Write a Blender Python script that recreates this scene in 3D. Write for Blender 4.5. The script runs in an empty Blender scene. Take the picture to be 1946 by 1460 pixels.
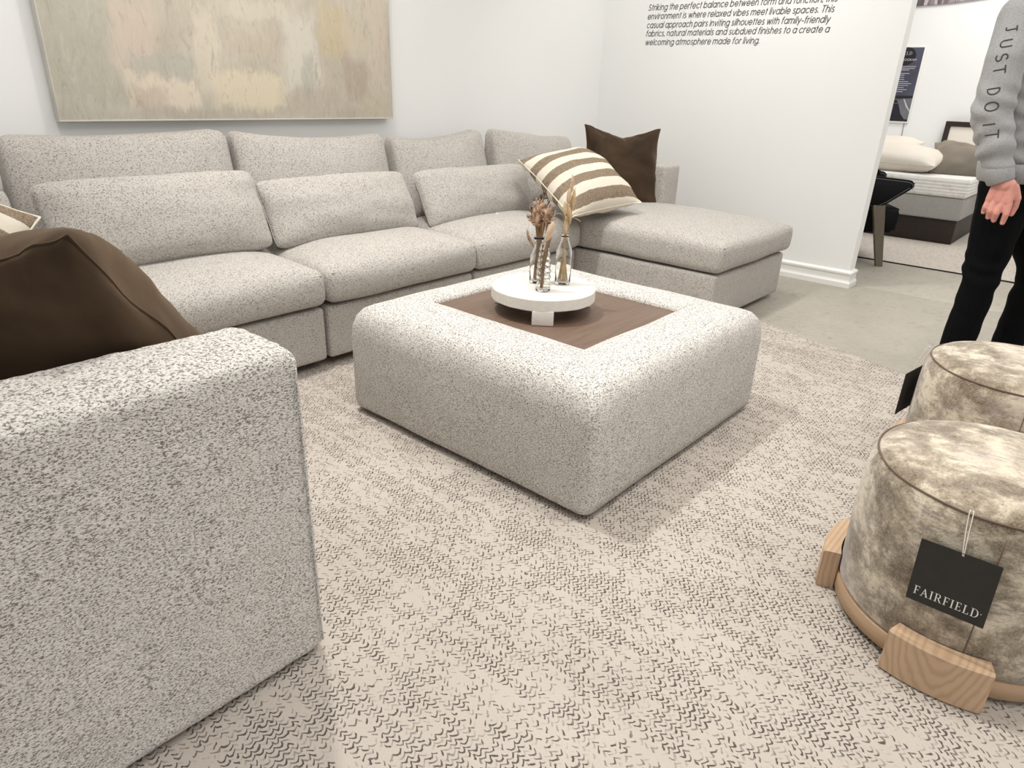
import bpy, bmesh, math, random
from mathutils import Vector, Matrix, noise
from mathutils.bvhtree import BVHTree
random.seed(7)
S = bpy.context.scene
COL = S.collection
PI = math.pi

# ------------------------------------------------------------------ camera
cam_d = bpy.data.cameras.new('camera'); cam = bpy.data.objects.new('camera', cam_d); COL.objects.link(cam)
S.camera = cam
_r = Vector((0.66278867, -0.74813283, 0.03175602)); _u = Vector((0.27793263, 0.2851637, 0.91729773)); _f = Vector((0.69531621, 0.59914851, -0.39693379))
cam.matrix_world = Matrix(((_r.x, _u.x, -_f.x, 0), (_r.y, _u.y, -_f.y, 0), (_r.z, _u.z, -_f.z, 1.1), (0, 0, 0, 1)))
cam_d.sensor_width = 36; cam_d.lens = 36 * 1295.976 / 1946; cam_d.clip_start = 0.02; cam_d.clip_end = 100

# ------------------------------------------------------------------ world, lights, exposure
W = bpy.data.worlds.new('world'); S.world = W; W.use_nodes = True
W.node_tree.nodes['Background'].inputs[0].default_value = (0.965, 0.985, 1.0, 1)
W.node_tree.nodes['Background'].inputs[1].default_value = 0.80
S.view_settings.view_transform = 'Standard'; S.view_settings.look = 'None'
S.view_settings.exposure = 0.0; S.view_settings.gamma = 1.0; S.view_settings.use_curve_mapping = False

LK = 0.38
def area(name, loc, target, size, power, color=(1, 0.985, 0.955), size_y=None, spread=PI):
    d = bpy.data.lights.new(name, 'AREA'); d.energy = power * LK; d.color = color
    if size_y: d.shape = 'RECTANGLE'; d.size = size; d.size_y = size_y
    else: d.shape = 'DISK'; d.size = size
    d.spread = spread
    o = bpy.data.objects.new(name, d); COL.objects.link(o); o.location = loc
    o.rotation_euler = (Vector(target) - Vector(loc)).to_track_quat('-Z', 'Y').to_euler(); return o
def spot(name, loc, target, power, angle, blend=0.6, radius=0.06, color=(1, 0.975, 0.93)):
    d = bpy.data.lights.new(name, 'SPOT'); d.energy = power * LK; d.color = color; d.spot_size = math.radians(angle); d.spot_blend = blend
    d.shadow_soft_size = radius
    o = bpy.data.objects.new(name, d); COL.objects.link(o); o.location = loc
    o.rotation_euler = (Vector(target) - Vector(loc)).to_track_quat('-Z', 'Y').to_euler(); return o
spot('track_spot_seating', (1.25, 2.15, 3.15), (2.05, 1.15, 0), 560, 90, 0.9, 0.07)
spot('track_spot_chaise', (3.05, 2.20, 3.15), (3.6, 1.7, 0.3), 150, 90, 0.9, 0.10)
spot('fill_spot_sofa', (0.55, 2.05, 3.15), (0.85, 3.1, 0.8), 120, 100, 1.0, 0.10)  # no known fixture; added to brighten the sofa back at left
spot('track_spot_art', (1.6, 2.30, 3.15), (1.7, 3.2, 1.3), 130, 100, 1.0, 0.08)
spot('track_spot_lettering', (3.55, 2.00, 3.15), (4.63, 2.1, 1.2), 230, 110, 1.0, 0.10)
spot('track_spot_stools', (1.75, 0.35, 3.15), (1.8, 0.05, 0.3), 250, 90, 0.9, 0.08)
spot('track_spot_bed_wall', (7.6, 0.9, 3.15), (8.62, 1.0, 1.5), 150, 110, 1.0, 0.10)
area('fill_area_seating', (1.6, 1.4, 3.25), (1.6, 1.4, 0), 3.4, 88, size_y=2.6)  # unseen soft area lamp, added as fill over the seating
area('fill_area_aisle', (0.6, -1.2, 3.25), (0.6, -1.2, 0), 4.0, 150, size_y=2.2)  # added fill above the aisle, not a known fixture
area('fill_area_passage', (4.2, -0.6, 3.25), (4.2, -0.6, 0), 2.0, 90, size_y=2.0)  # extra unseen fill lamp for the passage
area('fill_area_bedroom', (6.9, 1.0, 3.25), (6.9, 1.0, 0), 2.4, 170, size_y=3.0)  # soft fill added above the bed area, no fixture known

# ------------------------------------------------------------------ node materials
def new_mat(name, rough=0.8, spec=0.3):
    m = bpy.data.materials.new(name); m.use_nodes = True
    b = m.node_tree.nodes['Principled BSDF']; b.inputs['Roughness'].default_value = rough
    b.inputs['Specular IOR Level'].default_value = spec
    return m, m.node_tree, b
class N:
    def __init__(s, nt): s.nt = nt
    def n(s, t, **kw):
        x = s.nt.nodes.new(t)
        for k, v in kw.items(): setattr(x, k, v)
        return x
    def l(s, a, b): s.nt.links.new(a, b)
    def put(s, sock, v):
        if hasattr(v, 'is_output'): s.l(v, sock)
        elif v is not None: sock.default_value = v
    def math(s, op, a, b=None, c=None, clamp=False):
        x = s.n('ShaderNodeMath', operation=op); x.use_clamp = clamp
        s.put(x.inputs[0], a); s.put(x.inputs[1], b)
        if c is not None: s.put(x.inputs[2], c)
        return x.outputs[0]
    def coord(s, scale=(1, 1, 1), kind='Object', rot=(0, 0, 0), loc=(0, 0, 0)):
        t = s.n('ShaderNodeTexCoord'); m = s.n('ShaderNodeMapping')
        m.inputs['Scale'].default_value = scale; m.inputs['Rotation'].default_value = rot; m.inputs['Location'].default_value = loc
        s.l(t.outputs[kind], m.inputs['Vector']); return m.outputs[0]
    def noise(s, vec, scale, detail=2, rough=0.5, dist=0):
        x = s.n('ShaderNodeTexNoise'); s.l(vec, x.inputs['Vector'])
        x.inputs['Scale'].default_value = scale; x.inputs['Detail'].default_value = detail
        x.inputs['Roughness'].default_value = rough; x.inputs['Distortion'].default_value = dist
        return x.outputs['Fac'], x.outputs['Color']
    def ramp(s, fac, stops, interp='LINEAR'):
        x = s.n('ShaderNodeValToRGB'); s.l(fac, x.inputs[0]); x.color_ramp.interpolation = interp
        e = x.color_ramp.elements
        while len(e) < len(stops): e.new(0.5)
        for i, (p, c) in enumerate(stops):
            e[i].position = p; e[i].color = (c, c, c, 1) if not hasattr(c, '__len__') else (*c, 1)
        return x.outputs[0]
    def mix(s, fac, a, b, mode='MIX'):
        x = s.n('ShaderNodeMix', data_type='RGBA', blend_type=mode)
        s.put(x.inputs[0], fac); s.put(x.inputs[6], (*a, 1) if isinstance(a, tuple) else a); s.put(x.inputs[7], (*b, 1) if isinstance(b, tuple) else b)
        return x.outputs[2]
    def bump(s, h, bsdf, strength=0.5, dist=0.003):
        x = s.n('ShaderNodeBump'); x.inputs['Strength'].default_value = strength; x.inputs['Distance'].default_value = dist
        s.l(h, x.inputs['Height']); s.l(x.outputs[0], bsdf.inputs['Normal'])
    def sep(s, vec):
        x = s.n('ShaderNodeSeparateXYZ'); s.l(vec, x.inputs[0]); return x.outputs

def plain(name, c, rough=0.6, spec=0.3, var=0.06, scale=12, metal=0):
    m, nt, b = new_mat(name, rough, spec); g = N(nt)
    f, _ = g.noise(g.coord(), scale, 3)
    a = tuple(x * (1 - var) for x in c); d = tuple(min(1, x * (1 + var)) for x in c)
    g.l(g.ramp(f, [(0.3, a), (0.7, d)]), b.inputs['Base Color']); b.inputs['Metallic'].default_value = metal
    return m

def boucle(name, light, mid, dark, sc=(205, 205, 460), bump=0.9, lo=0.40):
    m, nt, b = new_mat(name, 0.95, 0.1); g = N(nt)
    v = g.coord(sc)
    f, c = g.noise(v, 1.0, 2.0, 0.55, 0.6)
    f2, _ = g.noise(g.coord((14, 14, 14)), 1.0, 2)
    f3, _ = g.noise(g.coord((420, 420, 420)), 1.0, 1)
    h = g.math('ADD', f, g.math('MULTIPLY', g.math('SUBTRACT', f3, 0.5), 0.25))
    h2 = g.math('ADD', h, g.math('MULTIPLY', g.math('SUBTRACT', f2, 0.5), 0.06))
    col = g.ramp(h2, [(lo - 0.06, dark), (lo + 0.03, mid), (lo + 0.20, light)])
    g.l(col, b.inputs['Base Color']); b.inputs['Sheen Weight'].default_value = 0.15
    g.bump(h, b, bump, 0.004); return m
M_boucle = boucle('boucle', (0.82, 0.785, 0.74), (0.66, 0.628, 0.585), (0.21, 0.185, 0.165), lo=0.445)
M_boucle_shaded = boucle('boucle_shaded', (0.555, 0.525, 0.488), (0.465, 0.435, 0.40), (0.225, 0.20, 0.18), (190, 190, 290), 0.6, 0.42)  # same cloth as boucle, colour darkened for grazing light on the sofa
M_shadow = plain('plinth_dark', (0.02, 0.018, 0.016), 0.9)  # near-black puts the gap's shade into the plinths; carpet edge shares it

def wallpaint(name, c):
    m, nt, b = new_mat(name, 0.75, 0.25); g = N(nt)
    f, _ = g.noise(g.coord((1.2, 1.2, 1.2)), 1.0, 3); f2, _ = g.noise(g.coord((300, 300, 300)), 1.0, 2)
    g.l(g.ramp(f, [(0.3, tuple(x * 0.975 for x in c)), (0.7, c)]), b.inputs['Base Color'])
    g.bump(f2, b, 0.08, 0.001); return m
M_wall = wallpaint('wall_paint', (0.89, 0.888, 0.876))
M_ceil = wallpaint('ceiling_paint', (0.82, 0.81, 0.79))
M_trim = plain('trim_paint', (0.86, 0.85, 0.83), 0.35, 0.5, 0.01)

def concrete(name, a, d):
    m, nt, b = new_mat(name, 0.55, 0.35); g = N(nt)
    v = g.coord(); f, _ = g.noise(v, 2.2, 6, 0.62, 0.4); f2, _ = g.noise(v, 28, 4, 0.6); f3, _ = g.noise(g.coord((55, 18, 1)), 1.0, 2, 0.5)
    col = g.ramp(f, [(0.3, a), (0.7, d)])
    col = g.mix(g.math('MULTIPLY', f2, 0.35), col, tuple(x * 0.72 for x in a))
    spots = g.ramp(f3, [(0.31, 1.0), (0.345, 0.0)])
    col = g.mix(g.math('MULTIPLY', spots, 0.75), col, (0.16, 0.14, 0.11))
    g.l(col, b.inputs['Base Color']); g.l(g.ramp(f2, [(0.3, 0.45), (0.7, 0.65)]), b.inputs['Roughness'])
    g.bump(f2, b, 0.12, 0.002); return m
M_conc = concrete('polished_concrete', (0.37, 0.34, 0.285), (0.47, 0.435, 0.37))
M_carpet = boucle('pale_carpet', (0.60, 0.54, 0.48), (0.52, 0.47, 0.41), (0.40, 0.36, 0.31), (60, 60, 60), 0.5)

def rug_mat():
    m, nt, b = new_mat('woven_rug', 0.95, 0.1); g = N(nt)
    t = g.n('ShaderNodeTexCoord'); m1 = g.n('ShaderNodeMapping'); g.l(t.outputs['Object'], m1.inputs['Vector']); v = m1.outputs[0]
    _, wob = g.noise(v, 42, 3)
    wv = g.n('ShaderNodeVectorMath', operation='MULTIPLY_ADD'); g.l(wob, wv.inputs[0]); wv.inputs[1].default_value = (0.020, 0.013, 0); g.l(v, wv.inputs[2])
    x, y, _z = g.sep(wv.outputs[0])
    px, dy = 0.0165, 0.0118
    xs = g.math('DIVIDE', x, px); fx = g.math('FRACT', xs)
    tri = g.math('MULTIPLY', g.math('ABSOLUTE', g.math('SINE', g.math('MULTIPLY', xs, PI))), 0.5)
    row = g.math('ADD', g.math('DIVIDE', y, dy), g.math('MULTIPLY', tri, 1.3))
    fy = g.math('FRACT', row)
    line = g.math('SUBTRACT', 1.0, g.math('MULTIPLY', g.math('ABSOLUTE', g.math('SUBTRACT', fy, 0.5)), 4.0))   # 1 on the groove
    # break up the grooves: a value per stitch cell, and per column of stitches
    cell = g.n('ShaderNodeCombineXYZ'); g.l(g.math('FLOOR', g.math('MULTIPLY', xs, 2.0)), cell.inputs[0]); g.l(g.math('FLOOR', row), cell.inputs[1])
    wn = g.n('ShaderNodeTexWhiteNoise', noise_dimensions='2D'); g.l(cell.outputs[0], wn.inputs['Vector'])
    band, _ = g.noise(g.coord((26, 1.6, 1)), 1.0, 2, 0.6)
    blot, _ = g.noise(v, 9, 3, 0.6)
    keep = g.math('ADD', g.math('ADD', g.math('MULTIPLY', wn.outputs['Value'], 0.8), g.math('MULTIPLY', g.math('SUBTRACT', band, 0.5), 1.4)), g.math('MULTIPLY', g.math('SUBTRACT', blot, 0.5), 1.2))
    keep = g.ramp(keep, [(0.20, 0.0), (0.62, 1.0)])
    mark = g.math('MULTIPLY', g.ramp(line, [(0.22, 0.0), (0.62, 1.0)]), keep)
    f, _ = g.noise(v, 3.0, 4); f4, _ = g.noise(v, 240, 2)
    basec = g.ramp(f, [(0.3, (0.48, 0.43, 0.38)), (0.7, (0.55, 0.497, 0.444))])
    basec = g.mix(g.math('MULTIPLY', f4, 0.25), basec, (0.38, 0.335, 0.29))
    g.l(g.mix(mark, basec, (0.105, 0.088, 0.078)), b.inputs['Base Color'])
    h = g.math('SUBTRACT', g.math('MULTIPLY', f4, 0.4), mark); g.bump(h, b, 0.8, 0.003); return m
M_rug = rug_mat()

def velvet(name, dark, light, scale=3.2):
    m, nt, b = new_mat(name, 0.8, 0.15); g = N(nt)
    f, _ = g.noise(g.coord(), scale, 4, 0.6, 0.5); f2, _ = g.noise(g.coord((300, 300, 300)), 1.0, 1)
    g.l(g.ramp(f, [(0.3, dark), (0.75, light)]), b.inputs['Base Color'])
    b.inputs['Sheen Weight'].default_value = 0.35; b.inputs['Sheen Roughness'].default_value = 0.45; b.inputs['Sheen Tint'].default_value = (0.75, 0.55, 0.38, 1)
    g.bump(f2, b, 0.2, 0.001); return m
M_velvet = velvet('brown_velvet', (0.019, 0.0105, 0.0055), (0.072, 0.045, 0.026))

def stripe_mat():
    m, nt, b = new_mat('striped_weave', 0.9, 0.1); g = N(nt)
    t = g.n('ShaderNodeTexCoord'); x, y, z = g.sep(t.outputs['UV'])
    _, w = g.noise(t.outputs['UV'], 40, 2)
    v = g.math('ADD', y, g.math('MULTIPLY', g.math('SUBTRACT', g.sep(w)[0], 0.5), 0.012))
    s = g.math('FRACT', g.math('ADD', g.math('MULTIPLY', v, 4.55), -0.17))
    msk = g.ramp(s, [(0.0, 1.0), (0.02, 1.0), (0.48, 1.0), (0.50, 0.0), (0.98, 0.0), (1.0, 1.0)])
    f, _ = g.noise(g.coord((70, 330, 70), 'UV', (0, 0, 0.5)), 1.0, 3, 0.6, 1.5)
    br = g.ramp(f, [(0.42, (0.14, 0.10, 0.068)), (0.60, (0.40, 0.315, 0.23))])
    cr = g.ramp(f, [(0.3, (0.70, 0.63, 0.52)), (0.7, (0.80, 0.74, 0.64))])
    g.l(g.mix(msk, cr, br), b.inputs['Base Color']); g.bump(f, b, 0.5, 0.003); return m
M_stripe = stripe_mat()
M_cream = plain('cream_piping', (0.80, 0.74, 0.63), 0.8)

def stool_fabric():
    m, nt, b = new_mat('distressed_chenille', 0.85, 0.2); g = N(nt)
    v = g.coord(); s1, _ = g.noise(g.coord((7, 7, 9)), 1.0, 6, 0.74, 0.15)
    s2, _ = g.noise(g.coord((9, 9, 7), loc=(3, 1, 2)), 1.0, 6, 0.75, 0.2)
    s3, _ = g.noise(g.coord((70, 11, 75), loc=(1, 5, 2)), 1.0, 5, 0.75, 0.3)
    s4, _ = g.noise(g.coord((4, 4, 4), loc=(7, 2, 9)), 1.0, 4, 0.65)
    col = g.ramp(s1, [(0.38, (0.125, 0.090, 0.052)), (0.47, (0.33, 0.270, 0.195)), (0.56, (0.66, 0.58, 0.455))])
    col = g.mix(g.ramp(s2, [(0.52, 0.0), (0.64, 0.8)]), col, (0.115, 0.080, 0.046))
    col = g.mix(g.ramp(s3, [(0.53, 0.0), (0.62, 0.7)]), col, (0.19, 0.145, 0.135))
    col = g.mix(g.ramp(s4, [(0.52, 0.0), (0.68, 0.5)]), col, (0.40, 0.31, 0.29))
    f, _ = g.noise(g.coord((260, 260, 260)), 1.0, 2)
    col = g.mix(g.math('MULTIPLY', g.math('SUBTRACT', f, 0.35), 0.6), col, (0.74, 0.66, 0.52))
    g.l(col, b.inputs['Base Color']); b.inputs['Sheen Weight'].default_value = 0.4
    g.bump(g.math('ADD', g.math('MULTIPLY', s3, 1.0), g.math('MULTIPLY', f, 0.5)), b, 0.5, 0.003); return m
M_stool = stool_fabric()

def wood(name, a, d, sc=(6, 60, 60), dist=2.0, rough=0.5):
    m, nt, b = new_mat(name, rough, 0.35); g = N(nt)
    f, _ = g.noise(g.coord(sc), 1.0, 4, 0.6, dist)
    f2, _ = g.noise(g.coord(tuple(x * 6 for x in sc)), 1.0, 2)
    col = g.ramp(f, [(0.3, a), (0.7, d)]); col = g.mix(g.math('MULTIPLY', f2, 0.3), col, tuple(x * 0.75 for x in a))
    g.l(col, b.inputs['Base Color']); g.bump(f2, b, 0.1, 0.001); return m
def oak_rings():
    m, nt, b = new_mat('oak_cathedral_grain', 0.5, 0.35); g = N(nt)
    v = g.coord((0.3, 24, 9), loc=(0, -0.5, -1.5))
    w = g.n('ShaderNodeTexWave', wave_type='RINGS', rings_direction='X'); g.l(v, w.inputs['Vector'])
    w.inputs['Scale'].default_value = 1.1; w.inputs['Distortion'].default_value = 4.5; w.inputs['Detail'].default_value = 2; w.inputs['Detail Scale'].default_value = 1.3
    f2, _ = g.noise(g.coord((90, 14, 180)), 1.0, 3)
    col = g.ramp(w.outputs['Fac'], [(0.0, (0.48, 0.325, 0.205)), (0.5, (0.56, 0.39, 0.255)), (1.0, (0.585, 0.415, 0.28))])
    col = g.mix(g.math('MULTIPLY', f2, 0.3), col, (0.36, 0.23, 0.14)); g.l(col, b.inputs['Base Color']); return m
M_oak = oak_rings()
M_oakband = wood('oak_band', (0.42, 0.28, 0.175), (0.50, 0.345, 0.22), (8, 8, 60), 0.5)
M_walnut = wood('walnut_panel', (0.135, 0.085, 0.060), (0.185, 0.125, 0.090), (4, 50, 50), 1.0, 0.45)
M_olivewood = wood('olive_brown_wood', (0.13, 0.11, 0.08), (0.18, 0.155, 0.115), (60, 60, 5), 0.5)
M_espresso = wood('espresso_wood', (0.022, 0.014, 0.011), (0.035, 0.024, 0.019), (5, 40, 40), 0.5)
M_tray = wood('white_mango_wood', (0.74, 0.70, 0.635), (0.82, 0.785, 0.725), (6, 50, 50), 1.0, 0.55)
M_black = plain('black_fabric', (0.006, 0.006, 0.007), 0.85, 0.2, 0.15, 60)
M_blackstitch = plain('grey_stitching', (0.16, 0.15, 0.15), 0.8)
M_tag = plain('tag_card', (0.040, 0.037, 0.033), 0.75, 0.2, 0.05, 40)
M_white = plain('white_print', (0.85, 0.84, 0.80), 0.6, 0.2, 0.01)
M_ink = plain('dark_ink', (0.060, 0.055, 0.055), 0.7, 0.2, 0.02)
M_string = plain('white_string', (0.80, 0.74, 0.64), 0.8)
M_bedwhite = boucle('white_quilt', (0.84, 0.83, 0.79), (0.82, 0.80, 0.77), (0.72, 0.70, 0.67), (20, 20, 20), 0.3)
M_bedgrey = boucle('grey_ticking', (0.42, 0.41, 0.39), (0.36, 0.35, 0.33), (0.25, 0.24, 0.23), (200, 200, 200), 0.4)
M_pillowwhite = velvet('ivory_pillow', (0.74, 0.68, 0.60), (0.80, 0.75, 0.68))
M_pillowgrey = velvet('taupe_pillow', (0.20, 0.175, 0.145), (0.27, 0.24, 0.20))
def glass():
    m, nt, b = new_mat('clear_glass', 0.02, 0.5)
    b.inputs['Transmission Weight'].default_value = 1.0; b.inputs['IOR'].default_value = 1.35; b.inputs['Base Color'].default_value = (0.985, 0.985, 0.97, 1); return m
M_glass = glass()
M_straw = plain('dried_straw', (0.58, 0.42, 0.24), 0.8, 0.2, 0.2, 40)
M_brownstem = plain('dried_brown_stem', (0.24, 0.145, 0.075), 0.7, 0.3, 0.25, 60)
M_petal = plain('dried_rose_petal', (0.44, 0.29, 0.195), 0.6, 0.4, 0.6, 60)
M_darkpod = plain('dark_seed_pod', (0.10, 0.055, 0.045), 0.6, 0.3, 0.3, 60)
M_fluff = plain('grass_fluff', (0.62, 0.46, 0.31), 0.9, 0.1, 0.2, 60)
M_skin = plain('skin', (0.66, 0.30, 0.245), 0.5, 0.4, 0.10, 25)
M_skin.node_tree.nodes['Principled BSDF'].inputs['Subsurface Weight'].default_value = 0.12
M_skin.node_tree.nodes['Principled BSDF'].inputs['Subsurface Radius'].default_value = (0.01, 0.004, 0.002)
M_nail = plain('nail', (0.74, 0.46, 0.40), 0.3, 0.5)
M_sweat = boucle('grey_marl_fleece', (0.36, 0.355, 0.355), (0.33, 0.325, 0.325), (0.27, 0.265, 0.265), (220, 220, 300), 0.25)
M_pants = plain('black_denim', (0.003, 0.003, 0.0035), 0.9, 0.1, 0.15, 80)
M_hair = plain('dark_brown_hair', (0.05, 0.03, 0.02), 0.6, 0.3, 0.3, 80)

# ------------------------------------------------------------------ mesh helpers
def link(name, me, mat, parent=None, smooth=True):
    o = bpy.data.objects.new(name, me); COL.objects.link(o)
    if mat and not me.materials: me.materials.append(mat)
    if smooth:
        for p in me.polygons: p.use_smooth = True
    if parent: o.parent = parent; o.matrix_parent_inverse = parent.matrix_world.inverted()
    return o
def from_data(name, v, f, mat, parent=None, smooth=True):
    me = bpy.data.meshes.new(name); me.from_pydata([tuple(x) for x in v], [], f); me.validate(); me.update()
    bm = bmesh.new(); bm.from_mesh(me); bmesh.ops.recalc_face_normals(bm, faces=bm.faces); bm.to_mesh(me); bm.free()
    return link(name, me, mat, parent, smooth)
def empty(name, loc, label, cat, group=None):
    o = bpy.data.objects.new(name, None); COL.objects.link(o); o.location = loc; o.empty_display_size = 0.05
    o.matrix_world = Matrix.Translation(loc)
    o['label'] = label; o['category'] = cat
    if group: o['group'] = group
    return o
def tag(o, label, cat, group=None):
    o['label'] = label; o['category'] = cat
    if group: o['group'] = group
    return o
def struct(o, label=None):
    o['kind'] = 'structure'
    if label: o['label'] = label
    return o
def axis_samples(a, b, r, n, k):
    s = [a + r * (1 - math.cos(PI / 2 * i / k)) for i in range(k)] if r > 0 else []
    s += [a + r + (b - a - 2 * r) * i / n for i in range(n + 1)]
    if r > 0: s += [b - r * (1 - math.cos(PI / 2 * i / k)) for i in reversed(range(k))]
    return s
def rbox(x0, x1, y0, y1, z0, z1, r=0.02, n=(6, 6, 4), k=3, fn=None):
    """rounded box surface as (verts, faces); fn(p, t) bends each point, t in [-1,1]^3"""
    A = [axis_samples(x0, x1, r, n[0], k), axis_samples(y0, y1, r, n[1], k), axis_samples(z0, z1, r, n[2], k)]
    lo = (x0, y0, z0); hi = (x1, y1, z1); verts = []; idx = {}; faces = []
    def vid(i, j, l):
        key = (i, j, l)
        if key not in idx:
            p = Vector((A[0][i], A[1][j], A[2][l]))
            c = Vector([min(max(p[a], lo[a] + r), hi[a] - r) for a in range(3)]); d = p - c
            if r > 0 and d.length > 1e-9: p = c + d.normalized() * r
            if fn:
                t = [2 * (p[a] - lo[a]) / (hi[a] - lo[a]) - 1 for a in range(3)]; p = Vector(fn(p, t))
            idx[key] = len(verts); verts.append(p)
        return idx[key]
    L = [len(a) - 1 for a in A]
    for (a, b, c) in ((0, 1, 2), (1, 2, 0), (2, 0, 1)):
        for side in (0, L[c]):
            for i in range(L[a]):
                for j in range(L[b]):
                    q = []
                    for (ii, jj) in ((i, j), (i + 1, j), (i + 1, j + 1), (i, j + 1)):
                        t = [0, 0, 0]; t[a] = ii; t[b] = jj; t[c] = side; q.append(vid(*t))
                    faces.append(q if side else q[::-1])
    return verts, faces
def box(name, mat, parent, x0, x1, y0, y1, z0, z1, r=0.01, n=(1, 1, 1), k=2, fn=None, M=None):
    v, f = rbox(x0, x1, y0, y1, z0, z1, r, n, k, fn)
    if M: v = [M @ Vector(p) for p in v]
    return from_data(name, v, f, mat, parent)
def tube_data(pts, rad, seg=8, closed=False):
    pts = [Vector(p) for p in pts]; n = len(pts); rads = rad if hasattr(rad, '__len__') else [rad] * n
    v = []; f = []; ref = None
    for i, p in enumerate(pts):
        if closed: t = pts[(i + 1) % n] - pts[i - 1]
        else: t = pts[min(i + 1, n - 1)] - pts[max(i - 1, 0)]
        t.normalize()
        if ref is None: ref = t.orthogonal()
        ref = (ref - t * ref.dot(t)).normalized(); bi = t.cross(ref)
        for s in range(seg):
            a = 2 * PI * s / seg; v.append(p + (ref * math.cos(a) + bi * math.sin(a)) * rads[i])
    m = n if closed else n - 1
    for i in range(m):
        for s in range(seg):
            a, b = i * seg + s, i * seg + (s + 1) % seg; c, d = ((i + 1) % n) * seg + (s + 1) % seg, ((i + 1) % n) * seg + s
            f.append((a, b, c, d))
    if not closed: f.append(tuple(range(seg))[::-1]); f.append(tuple((n - 1) * seg + s for s in range(seg)))
    return v, f
def tube(name, pts, rad, mat, parent=None, seg=8, closed=False):
    v, f = tube_data(pts, rad, seg, closed); return from_data(name, v, f, mat, parent)
def lathe_data(prof, cx, cy, seg=40, closed_ends=True):
    v = []; f = []
    for (r, z) in prof:
        for s in range(seg):
            a = 2 * PI * s / seg; v.append((cx + r * math.cos(a), cy + r * math.sin(a), z))
    for i in range(len(prof) - 1):
        for s in range(seg): f.append((i * seg + s, i * seg + (s + 1) % seg, (i + 1) * seg + (s + 1) % seg, (i + 1) * seg + s))
    if closed_ends: f.append(tuple(range(seg))[::-1]); f.append(tuple((len(prof) - 1) * seg + s for s in range(seg)))
    return v, f
def lathe(name, prof, cx, cy, mat, parent=None, seg=40, ends=True):
    v, f = lathe_data(prof, cx, cy, seg, ends); return from_data(name, v, f, mat, parent)
def prism(name, poly, M, t, mat, parent=None, smooth=False):
    """extrude a 2D polygon by t along local z, placed by matrix M"""
    n = len(poly); v = [M @ Vector((x, y, 0)) for x, y in poly] + [M @ Vector((x, y, t)) for x, y in poly]
    f = [tuple(range(n))[::-1], tuple(range(n, 2 * n))] + [(i, (i + 1) % n, n + (i + 1) % n, n + i) for i in range(n)]
    return from_data(name, v, f, mat, parent, smooth)
def frame(c, x, y):
    x = Vector(x).normalized(); z = x.cross(Vector(y)).normalized(); y = z.cross(x)
    return Matrix(((x.x, y.x, z.x, c[0]), (x.y, y.y, z.y, c[1]), (x.z, y.z, z.z, c[2]), (0, 0, 0, 1)))
def bez(p, n=12):
    """Catmull-Rom through the points"""
    p = [Vector(q) for q in p]; out = []
    for i in range(len(p) - 1):
        a = p[max(i - 1, 0)]; b = p[i]; c = p[i + 1]; d = p[min(i + 2, len(p) - 1)]
        for k in range(n):
            t = k / n; out.append(0.5 * ((2 * b) + (c - a) * t + (2 * a - 5 * b + 4 * c - d) * t * t + (3 * b - a - 3 * c + d) * t ** 3))
    out.append(p[-1]); return out

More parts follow.
